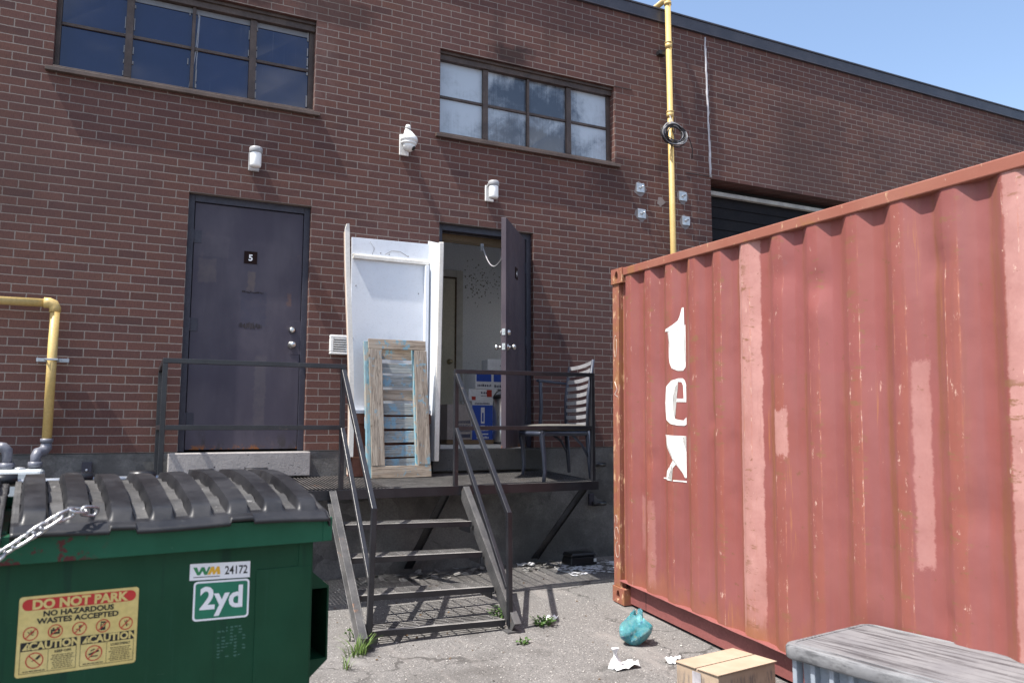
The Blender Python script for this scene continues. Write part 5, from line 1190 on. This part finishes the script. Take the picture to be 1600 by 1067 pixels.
for p, q, lean in ((C_, CT, .03), (D_, DT, .05)):
    m = MB(); a = Vector((p.x, p.y, SZ)); m.tube([a, a.lerp(q, .5) + Vector((-.012, 0, 0)), q + Vector((.02, 0, 0))], [.018, .016, .014], 10); m.build("back_post", CHM, CHR)
SLM = worn("chair_slat_metal", (0.27, 0.27, 0.285), (0.34, 0.34, 0.355), 9, .45, bump=.03)
for i in range(9):
    t = .10 + i * .108; a = Vector((C_.x, C_.y, SZ)).lerp(CT, t); b = Vector((D_.x, D_.y, SZ)).lerp(DT, t); off = Vector((-.012 * math.sin(math.pi * t), 0, 0)) + Vector((.018 * t * t, 0, 0)); m = MB(); rows = []
    for j in range(9):
        s_ = j / 8; p = a.lerp(b, .03 + .94 * s_) + off + Vector((.022 * math.sin(math.pi * s_), 0, -.005 * math.sin(math.pi * s_))); rows.append([p + Vector((-.004, 0, -.017)), p + Vector((-.004, 0, .017)), p + Vector((.004, 0, .017)), p + Vector((.004, 0, -.017)), p + Vector((-.004, 0, -.017))])
    m.grid(rows, sm=False); m.build("back_slat", SLM, CHR)
m = MB(); a = Vector((C_.x - .0, C_.y + .02, .615)); b = Vector((2.085, -.30, .635)); m.bar(a, b, .045, .022); m.tube([b + Vector((.03, 0, -.012)), b + Vector((.035, -.01, -.25)), (2.10, -.31, SZ)], .017, 10); m.build("armrest", CHM, CHR, bevel=.004)

# ------------------------------------------------------------------ things stored just inside the open door
CARDW = worn("white_carton", (0.56, 0.56, 0.56), (0.50, 0.50, 0.50), 5, .8, bump=.05); CARDB = worn("grey_brown_carton", (0.30, 0.26, 0.24), (0.36, 0.31, 0.28), 5, .85, bump=.05)
BLU = flat("carton_blue", (0.02, 0.06, 0.30), .5); RDC = flat("carton_red", (0.30, 0.03, 0.02), .5); INK = flat("carton_ink", (0.06, 0.06, 0.09), .6)
def carton(name, label, x0, x1, y0, y1, z0, z1, mats, deco=None, rot=0):
    c = Vector(((x0 + x1) / 2, (y0 + y1) / 2, z0)); t = thing(name, label, "carton", c, group="cartons stacked inside the open door")
    M_ = Matrix.Translation(c) @ Matrix.Rotation(R(rot), 4, 'Z'); w, d, h = x1 - x0, y1 - y0, z1 - z0
    m = MB(); m.box((-w/2, -d/2, 0), (w/2, d/2, h), M_); m.build("carton_body", mats[0], t, bevel=.003)
    if deco:
        m = MB(); F = lambda u, v, k=0: M_ @ Vector((-w/2 + u * w, -d/2 - .0008 - .0005 * k, v * h)); deco(m, F, w, h, M_, d); m.build("print", mats, t, recalc=False)
    return t
def qd(m, F, u0, v0, u1, v1, mi, k=0): m.face([m.bm.verts.new(F(u0, v0, k)), m.bm.verts.new(F(u1, v0, k)), m.bm.verts.new(F(u1, v1, k)), m.bm.verts.new(F(u0, v1, k))], mi=mi)
def words(m, F, u0, v, u1, hgt, mi, k, seed):
    r = random.Random(seed); a = u0
    while a < u1:
        b = min(a + r.uniform(.02, .05), u1); qd(m, F, a, v, b, v + hgt * r.uniform(.7, 1), mi, k); a = b + .015
def d_brown(m, F, w, h, M_, d):
    for j, v in enumerate((.46, .34, .22)): words(m, F, .40, v, .95, .09, 1, 0, j)
    qd(m, F, .42, .06, .95, .16, 1, 0)
def d_blue(m, F, w, h, M_, d):
    qd(m, F, .0, .0, 1, .90, 1, 0); qd(m, F, .42, .42, .60, .84, 0, 1); qd(m, F, .47, .47, .55, .70, 1, 2)
    for j, v in enumerate((.30, .23)): words(m, F, .25, v, .80, .06, 0, 1, j + 5)
    qd(m, F, .22, .13, .78, .16, 0, 1); qd(m, F, .4, .35, .62, .37, 0, 1); words(m, F, .12, .92, .85, .05, 2, 1, 9); words(m, F, .22, .03, .8, .06, 0, 1, 11)
def d_small(m, F, w, h, M_, d):
    qd(m, F, .62, .35, .80, .95, 1, 0); words(m, F, .42, .62, .62, .16, 2, 1, 2); words(m, F, .42, .4, .6, .08, 2, 1, 3); qd(m, F, .10, .08, .24, .38, 1, 0)
def d_blw(m, F, w, h, M_, d):
    qd(m, F, .02, .42, .42, .98, 1, 0); qd(m, F, .48, .42, 1, .98, 1, 0); qd(m, F, 0, .86, .5, 1, 2, 1); words(m, F, .05, .14, .42, .14, 2, 1, 4); words(m, F, .50, .10, .98, .16, 2, 1, 6)
def d_top(m, F, w, h, M_, d): words(m, F, .45, .42, .62, .12, 1, 1, 8)
yb = .42
def X(px, y=yb): return at(px, 640, 1, y).x
def Z(py, px=750, y=yb): return at(px, py, 1, y).z
FZ = .031
carton("carton", "grey brown printed carton on the floor left of the blue carton inside the door", X(699), X(737), yb, yb + .28, FZ + .045, Z(632), [CARDB, INK], d_brown)
carton("carton", "upright blue and white carton beside the steel bin inside the door", X(736), X(768), yb - .03, yb + .2, FZ + .045, Z(627), [CARDW, BLU, INK], d_blue)
carton("carton", "small white carton with red marks lying on the upright blue carton", X(731), X(776), yb - .02, yb + .22, Z(627) + .002, Z(608), [CARDW, RDC, INK], d_small)
carton("carton", "wide blue and white carton near the top of the stack inside the door", X(740), X(800), yb - .01, yb + .25, Z(608) + .002, Z(580), [CARDW, BLU, INK], d_blw, 4)
carton("carton", "plain white carton topmost of the stack inside the door", X(764), X(805), yb, yb + .2, Z(580) + .002, Z(560), [CARDW, INK], d_top, -6)
t = thing("wooden_plank", "low brown plank carrying the cartons just inside the open door", "plank", (X(740), yb + .1, FZ)); m = MB(); m.box((X(695), yb - .06, FZ + .001), (X(775), yb + .3, FZ + .044)); m.build("plank_board", WOODD, t, bevel=.003)
t = thing("steel_bin", "cylindrical brushed steel waste bin with a black lid inside the open door", "bin", (X(783), yb - .06, FZ)); cx = X(782); cy = yb - .06; zt_ = Z(622)
m = MB(); m.lathe((cx, cy, FZ), [(.10, .02), (.102, .03), (.102, zt_ - FZ)], (0, 0, 1), 28); m.build("bin_body", NT("brushed_steel").out((0.50, 0.49, 0.46), .3, 1.0), t)
m = MB(); m.lathe((cx, cy, FZ), [(.105, 0), (.105, .0195)], (0, 0, 1), 24); m.lathe((cx, cy, zt_), [(.104, .001), (.105, .02), (.09, .034), (.001, .04)], (0, 0, 1), 24); m.tube([(cx - .104, cy - .01, zt_ - .01)] + [(cx + .115 * math.cos(R(a)), cy - .03, zt_ + .085 * math.sin(R(a))) for a in range(170, 5, -15)] + [(cx + .104, cy - .01, zt_ - .01)], .005, 6); m.build("bin_lid", DARKPL, t)

# ------------------------------------------------------------------ grey plastic bin in the foreground
def tote():
    zt = -.735; P = [at(1219, 1003, 2, zt), at(1352, 971, 2, zt)]
    a, b = P; ux = (b - a); W = ux.length; ux.normalize(); uy = Vector((ux.y, -ux.x, 0))   # uy runs towards the camera side
    fl = gz(0, a.y - .4); L = 1.25; M_ = Matrix(((ux.x, uy.x, 0, a.x), (ux.y, uy.y, 0, a.y), (0, 0, 1, fl), (0, 0, 0, 1))); h = zt - fl
    t = thing("plastic_bin", "weathered grey plastic bin with ribbed sides standing beside the container", "plastic bin", mat=M_)
    n = NT("weathered_grey_plastic"); s = n.noise(1.0, 6, .7, k=(34, 2.0, 6)); q = n.noise(6, 5, .7); c = n.mix(n.step(q, .3, .7), (0.155, 0.157, 0.166), (0.20, 0.202, 0.208)); c = n.mix(n.step(s, .47, .60, 0, .85), c, (0.050, 0.050, 0.054)); c = n.mix(n.step(n.noise(30, 5, .8), .62, .7, 0, .5), c, (0.30, 0.30, 0.30)); n.bump(n.M('ADD', s, q), .3, .006); TM = n.out(c, .6, 0, .35)
    SM = worn("grey_plastic_side", (0.26, 0.30, 0.35), (0.33, 0.36, 0.40), 7, .5, bump=.05, spot=(0.22, 0.23, 0.25), spot_amt=.66)
    def ringp(inset, z, r=.055, n_=6):
        x0_, x1_, y0_, y1_ = inset, W - inset, inset, L - inset; o = []
        for (cx, cy, a0) in ((x1_ - r, y0_ + r, -90), (x1_ - r, y1_ - r, 0), (x0_ + r, y1_ - r, 90), (x0_ + r, y0_ + r, 180)):
            for i in range(n_ + 1): b_ = R(a0 + 90 * i / n_); o.append(Vector((cx + r * math.cos(b_), cy + r * math.sin(b_), z)))
        return o + [o[0]]
    m = MB(); rows = [ringp(.025, h - .062), ringp(.004, h - .060), ringp(0, h - .054), ringp(0, h - .014), ringp(.005, h - .004), ringp(.014, h)]
    m.grid(rows); m.poly(rows[-1][:-1]); m.poly(rows[0][:-1][::-1])
    g = MB()
    lid_ = m.build("lid", TM, t, local=True, recalc=True); lid_.data.set_sharp_from_angle(angle=R(50))
    m = MB(); m.tube([p + Vector((0, 0, .0005)) for p in ringp(.035, h, .04)[:-1]], .0035, 5, closed=True); m.build("lid_bead", TM, t, local=True)
    m = MB(); m.hexa([Vector(p) for p in ((.075, .075, .0), (W - .075, .075, .0), (W - .075, L - .075, .0), (.075, L - .075, .0), (.065, .065, h - .0625), (W - .065, .065, h - .0625), (W - .065, L - .065, h - .0625), (.065, L - .065, h - .0625))]); m.build("body", SM, t, local=True)
    k = int((L - .1) / .085)
    for i in range(k + 1):
        y = .048 + i * (L - .096) / k
        for xs_ in ((.026, .0745), (W - .0745, W - .026)):
            m = MB(); m.box((xs_[0], y - .011, .0), (xs_[1], y + .011, h - .0627)); m.build("rib", SM, t, local=True, bevel=.004)
    kx = int((W - .1) / .085)
    for i in range(1, kx):
        x = .048 + i * (W - .096) / kx
        for ys_ in ((.026, .0745), (L - .0745, L - .026)):
            m = MB(); m.box((x - .011, ys_[0], .0), (x + .011, ys_[1], h - .0627)); m.build("rib", SM, t, local=True, bevel=.004)
tote()
# cardboard box
def cardbox():
    zt = -1.045; P = [at(x, y, 2, zt) for x, y in ((1067, 1032), (1150, 1013), (1207, 1034), (1111, 1058))]
    c = sum(P, Vector()) / 4; ex = ((P[1] - P[0]) + (P[2] - P[3])).normalized(); W = ((P[1] - P[0]).length + (P[2] - P[3]).length) / 2; D = ((P[3] - P[0]).length + (P[2] - P[1]).length) / 2
    fl = gz(0, c.y) ; M_ = Matrix(((ex.x, -ex.y, 0, c.x), (ex.y, ex.x, 0, c.y), (0, 0, 1, fl), (0, 0, 0, 1))); h = zt - fl
    t = thing("cardboard_box", "closed dirty cardboard box on the asphalt beside the grey plastic bin", "cardboard box", mat=M_)
    n = NT("cardboard"); x, y, z = n.xyz(); q = n.noise(5, 5, .65); c_ = n.mix(n.step(q, .3, .7), (0.33, 0.25, 0.18), (0.39, 0.305, 0.23))
    grime = n.M('MULTIPLY', n.step(n.noise(1.0, 5, .75, k=(40, 40, 6)), .45, .65), n.step(z, h - .02, h - .05)); c_ = n.mix(n.M('MULTIPLY', grime, .8), c_, (0.15, 0.13, 0.12)); n.bump(q, .15, .01); KM = n.out(c_, .85, 0, .2)
    m = MB(); m.hexa([Vector(p) for p in ((-W/2, -D/2, 0), (W/2, -D/2, 0), (W/2, D/2, 0), (-W/2, D/2, 0), (-W/2 + .004, -D/2, h - .004), (W/2, -D/2 + .004, h), (W/2 - .003, D/2, h), (-W/2, D/2, h - .002))]); b = m.build("box_body", KM, t, local=True, bevel=.004)
    m = MB(); m.box((-W/2 - .004, -D/2 - .006, h + .0005), (W/2 + .005, -.004, h + .0045)); m.box((-W/2 - .006, .003, h + .0015), (W/2 + .002, D/2 + .004, h + .0055)); m.build("top_flap", KM, t, local=True)
    m = MB(); m.box((-W/2 - .0012, -.03, h - .11), (-W/2 - .0004, .03, h - .015)); m.build("box_label", flat("box_label_paper", (0.42, 0.40, 0.42), .7, .3, .4), t, local=True)
cardbox()
def crumple(name, label, cat, c, pts, mat_, group=None, seed=1, lift=.03, thick=True):
    """sheet of paper or film pushed into folds"""
    rnd = random.Random(seed); m = MB(); N = 10; W, D = pts; rows = []
    ph = [rnd.uniform(0, 6) for _ in range(6)]; rot = rnd.uniform(0, 6.28)
    for i in range(N + 1):
        row = []
        for j in range(N + 1):
            u, v = i / N - .5, j / N - .5; z = lift * (.55 + .5 * math.sin(5 * u + ph[0]) * math.cos(4 * v + ph[1]) + .35 * math.sin(11 * u + 7 * v + ph[2])) + rnd.uniform(0, lift * .25)
            e = 1 + .12 * math.sin(9 * u + ph[3]) + .12 * math.sin(8 * v + ph[4]); x_ = u * W * e; y_ = v * D * e
            row.append(Vector((c.x + x_ * math.cos(rot) - y_ * math.sin(rot), c.y + x_ * math.sin(rot) + y_ * math.cos(rot), max(z, .003) + gz(0, c.y + .0))))
        rows.append(row)
    m.grid(rows, sm=False); o = m.build(name, mat_, loc=Vector((c.x, c.y, gz(0, c.y))), recalc=False); tag(o, label, cat, group); 
    s = o.modifiers.new("Solidify", 'SOLIDIFY'); s.thickness = .001
    return o
PAPER = flat("white_paper", (0.74, 0.74, 0.74), .8, .3, .1)
p = atg(968, 1044)
def paper_tissue(c):
    rnd = random.Random(8); t = thing("crumpled_paper", "crumpled white paper napkin lying alone on the asphalt", "paper", (c.x, c.y, gz(0, c.y))); m = MB(); rows = []
    z0 = gz(0, c.y)
    for i in range(9):                                        # upright twist with a flared foot
        v = i / 8; r = (.022 + .012 * math.sin(v * 7)) * (1 - .25 * v) + .06 * max(0, .28 - v) ; row = []
        for k in range(15):
            a = 2 * math.pi * k / 14 if k < 14 else 0; rr = r * (1 + .28 * math.sin(3 * a + v * 3) + (rnd.uniform(-.12, .12) if k < 14 else 0)); row.append(Vector((c.x - .02 + rr * math.cos(a) - .012 * v, c.y + rr * math.sin(a) * .8, z0 + .004 + .115 * v)))
        row[-1] = row[0].copy(); rows.append(row)
    m.grid(rows, sm=False); m.poly(rows[-1][:-1]); m.build("paper_twist", PAPER, t, recalc=True)
    m = MB(); m.grid([[Vector((c.x - .05 + .165 * i / 8, c.y - .045 + .085 * j / 4, z0 + .006 + .028 * abs(math.sin(i * .8 + j)) * (i / 8) + .012 * (j % 2))) for j in range(5)] for i in range(9)], sm=False); o = m.build("paper_sheet", PAPER, t, recalc=False); s = o.modifiers.new("Solidify", 'SOLIDIFY'); s.thickness = .0012
paper_tissue(p)
# blue bag
def bag(c):
    rnd = random.Random(3); z0 = gz(0, c.y); t = thing("plastic_bag", "knotted blue plastic bag on the asphalt near the container", "bag", (c.x, c.y, z0))
    n = NT("blue_film"); q = n.noise(13, 5, .7, dist=.8); cc = n.mix(n.step(q, .35, .65), (0.09, 0.52, 0.63), (0.32, 0.74, 0.77)); cc = n.mix(n.step(n.noise(7, 3, .5, off=(4, 4, 4)), .62, .70), cc, (0.45, 0.48, 0.10)); cc = n.mix(n.step(n.noise(9, 3, .5, off=(1, 7, 2)), .62, .7, 0, .8), cc, (0.06, 0.20, 0.50))
    v = n.new("ShaderNodeTexVoronoi", feature='DISTANCE_TO_EDGE'); v.inputs["Scale"].default_value = 22; n.L.new(n.add(n.obj(), n.vec(q, q, q)), v.inputs["Vector"])
    n.bump(n.M('ADD', n.M('MULTIPLY', v.outputs["Distance"], 2.5), q), 1.0, .035); BM = n.out(cc, .22, 0, .6); n.b.inputs["Subsurface Weight"].default_value = .15
    m = MB(); N, K = 22, 44; rows = []
    for i in range(N + 1):
        v_ = i / N; row = []
        prof = math.sin(math.pi * min(v_ * .86 + .09, 1)) ** .65
        for k in range(K):
            a = 2 * math.pi * k / K; f = 1 + .10 * math.sin(2 * a + 1.0 + 2 * v_) + .09 * math.sin(3 * a - 4 * v_ + .6) + .05 * math.sin(7 * a + 9 * v_) * v_ + .035 * math.sin(5 * a - 13 * v_ + 2)
            rx, ry = .100 * prof * f, .088 * prof * f; row.append(Vector((c.x + rx * math.cos(a) + .02 * v_, c.y + ry * math.sin(a), z0 + .004 + .170 * v_ * (1 - .10 * math.sin(a + .8)) * (1 + .06 * math.sin(3 * a)))))
        row.append(row[0].copy()); rows.append(row)
    m.grid(rows); m.poly(rows[0][:-1][::-1]); m.poly(rows[-1][:-1]); o = m.build("bag_body", BM, t)
    m = MB()
    for s_ in (-1, 1): m.grid([[Vector((c.x + .02 + s_ * (.005 + .045 * i / 4) + .008 * j, c.y + .01 * math.sin(i * 1.7) + .012 * j, z0 + .172 + .018 * math.sin(i * .9) + .012 * j - .012 * i * (j == 0))) for j in range(3)] for i in range(5)], sm=True)
    o = m.build("bag_handle", BM, t, recalc=False); s = o.modifiers.new("Solidify", 'SOLIDIFY'); s.thickness = .001
bag(atg(992, 1006))
# black bait box against the foundation
def bait():
    c = at(905, 864, 1, -.22); c.z = gz(0, -.22); t = thing("bait_box", "low black plastic bait box on the ground under the landing's right end", "bait box", c)
    m = MB(); m.hexa([c + Vector(p) for p in ((-.15, -.10, 0), (.15, -.10, 0), (.15, .10, 0), (-.15, .10, 0), (-.135, -.085, .085), (.135, -.085, .085), (.135, .085, .085), (-.135, .085, .085))]); m.build("box_base", DARKPL, t, bevel=.02, seg=3)
    m = MB(); m.hexa([c + Vector(p) for p in ((-.145, -.095, .0855), (.145, -.095, .0855), (.145, .095, .0855), (-.145, .095, .0855), (-.125, -.075, .115), (.125, -.075, .115), (.125, .075, .115), (-.125, .075, .115))]); m.build("box_lid", DARKPL, t, bevel=.012, seg=3)
    m = MB(); m.box(c + Vector((.10, -.1015, .03)), c + Vector((.13, -.1005, .06))); m.build("box_tag", PAPER, t)
bait()
# paper cup half under the cardboard box
c = atg(1084, 1066); t = thing("paper_cup", "white paper cup lying beside the cardboard box", "cup", (c.x, c.y, c.z)); m = MB(); m.lathe((c.x - .05, c.y + .01, c.z + .040), [(.028, 0), (.039, .10), (.041, .102), (.041, .106), (.036, .106), (.026, .01)], (.9, -.4, .08), 22); m.build("cup_body", PAPER, t)

# ------------------------------------------------------------------ litter, weeds, loose stones
GRN1 = flat("grass_green", (0.115, 0.19, 0.04), .6, .3, .4); GRN2 = flat("weed_leaf_green", (0.065, 0.13, 0.03), .6, .3, .4)
def tuft(px, py, label, n, h, spread, seed, leafy=False):
    c = atg(px, py); rnd = random.Random(seed); m = MB()
    for i in range(n):
        a = rnd.uniform(0, 6.28); r = spread * rnd.random() ** .6; b = Vector((c.x + r * math.cos(a) * 1.3, c.y + r * math.sin(a), 0)); b.z = gz(0, b.y) - .004; L = h * rnd.uniform(.4, 1.1); lean = rnd.uniform(.15, .9); d = Vector((math.cos(a + rnd.uniform(-1, 1)), math.sin(a + rnd.uniform(-1, 1)), 0)); w = rnd.uniform(.002, .0035) * (1 if not leafy else 2.2)
        sd = Vector((-d.y, d.x, 0)) * w; pts = [b + d * (L * lean * s_ * s_) + Vector((0, 0, L * s_ * (1 - .25 * lean * s_))) for s_ in (0, .35, .7, 1)]
        V = [(m.bm.verts.new(p_ - sd * k), m.bm.verts.new(p_ + sd * k)) for p_, k in zip(pts, (.7, 1, .8, .15))]
        for (p0, p1), (q0, q1) in zip(V, V[1:]): m.face([p0, p1, q1, q0], sm=True)
        if leafy:
            for q in range(3):
                s_ = rnd.uniform(.4, 1); p_ = pts[2].lerp(pts[3], s_) ; e = Vector((rnd.uniform(-1, 1), rnd.uniform(-1, 1), rnd.uniform(-.2, .6))).normalized(); f = e.cross(Vector((0, 0, 1))).normalized() * rnd.uniform(.006, .011); l_ = rnd.uniform(.018, .032)
                m.face([m.bm.verts.new(p_), m.bm.verts.new(p_ + e * l_ * .5 + f), m.bm.verts.new(p_ + e * l_), m.bm.verts.new(p_ + e * l_ * .5 - f)])
    o = m.build("weed", GRN2 if leafy else GRN1, loc=Vector((c.x, c.y, gz(0, c.y))), recalc=False); tag(o, label, "weed", "weeds growing through the asphalt")
tuft(556, 1024, "bright grass tuft on the asphalt in front of the left foot of the stairs", 70, .13, .05, 1); tuft(541, 1046, "small pale grass sprig nearest the dumpster", 18, .09, .02, 2); tuft(562, 1000, "dark leafy weed against the left foot of the stairs", 26, .08, .06, 3, True)
tuft(848, 976, "small green weed in the open shadow right of the stairs", 38, .055, .05, 4, True); tuft(782, 972, "green weed at the right foot of the stairs", 26, .12, .04, 5, True); tuft(524, 895, "leafy weed beside the left stringer behind the dumpster", 34, .15, .05, 6, True); tuft(818, 1006, "thin flat weed on the asphalt right of the last stair tread", 12, .03, .04, 7, True)
def shards(name, label, n, box_, smin, smax, mat_, seed, flatness=.12):
    rnd = random.Random(seed); m = MB(); (xa, xb, ya, yb_) = box_
    for i in range(n):
        x, y = rnd.uniform(xa, xb), rnd.uniform(ya, yb_); s_ = rnd.uniform(smin, smax); z = gz(x, y) + s_ * .08; k = rnd.randint(4, 7); a0 = rnd.uniform(0, 6.28); tx, ty = rnd.uniform(-flatness, flatness), rnd.uniform(-flatness, flatness)
        pts = [(x + s_ * rnd.uniform(.5, 1) * math.cos(a0 + 6.283 * q / k), y + s_ * rnd.uniform(.4, .9) * math.sin(a0 + 6.283 * q / k)) for q in range(k)]
        m.face([m.bm.verts.new((p_[0], p_[1], z + .004 + (p_[0] - x) * tx + (p_[1] - y) * ty)) for p_ in pts])
    o = m.build(name, mat_, recalc=False); tag(o, label, "litter", None, "stuff"); return o
shards("paint_flakes", "white flakes scattered on the ground under the landing's right end", 260, (2.25, 2.95, -.66, -.24), .006, .045, flat("white_flakes", (0.74, 0.74, 0.76), .8), 1)
shards("wall_debris", "grey scraps and dry leaves along the foot of the wall", 150, (.4, 2.9, -.35, -.03), .01, .06, worn("grey_scraps", (0.22, 0.21, 0.20), (0.34, 0.33, 0.31), 9, .9, bump=.1), 2, .5)
shards("dry_leaves", "dry brown bits scattered over the asphalt", 160, (-.2, 2.0, -3.6, -.6), .004, .014, flat("dry_leaf", (0.14, 0.09, 0.05), .9, .2, .4), 3, .6)
for i, (px, py, w, d, lab) in enumerate(((700, 884, .30, .22, "large torn grey paper scrap under the second stair tread"), (672, 888, .14, .12, "small pale paper scrap left of the large torn scrap"), (757, 878, .16, .12, "folded grey paper scrap behind the right stringer"), (850, 867, .20, .10, "pale torn paper scrap beside the right brace foot"), (822, 884, .15, .07, "curled paper scrap in the grating's shadow"), (1050, 1034, .10, .07, "small white paper scrap left of the cardboard box"), (860, 968, .10, .05, "white paper scrap beside the small green weed"))):
    crumple("paper_scrap", lab, "paper", atg(px, py), (w, d), PAPER if i in (1, 3, 5, 6) else flat("grey_paper", (0.48, 0.48, 0.49), .85), "paper scraps on the ground", 30 + i, .025)
def stones():
    rnd = random.Random(17); m = MB()
    for i in range(900):
        y = rnd.uniform(-5.2, -.4); x = rnd.uniform(-.3, 2.0 - .066 * (-y - 1.5)) ; s_ = rnd.uniform(.003, .009) * (1.8 if rnd.random() < .06 else 1); c = Vector((x, y, gz(x, y) + s_ * .35))
        P = [c + Vector((rnd.uniform(.6, 1) * s_ * dx, rnd.uniform(.6, 1) * s_ * dy, rnd.uniform(.5, .8) * s_ * dz)) for dx, dy, dz in ((1, 0, 0), (-1, 0, 0), (0, 1, 0), (0, -1, 0), (0, 0, 1), (0, 0, -1))]; v = [m.bm.verts.new(p_) for p_ in P]
        for f in ((0, 2, 4), (2, 1, 4), (1, 3, 4), (3, 0, 4), (2, 0, 5), (1, 2, 5), (3, 1, 5), (0, 3, 5)): m.face([v[q] for q in f])
    o = m.build("loose_stones", worn("stone_chip", (0.30, 0.28, 0.26), (0.48, 0.46, 0.43), 90, .9, bump=0), recalc=True); tag(o, "loose stone chips over the asphalt", "stones", None, "stuff")
stones()
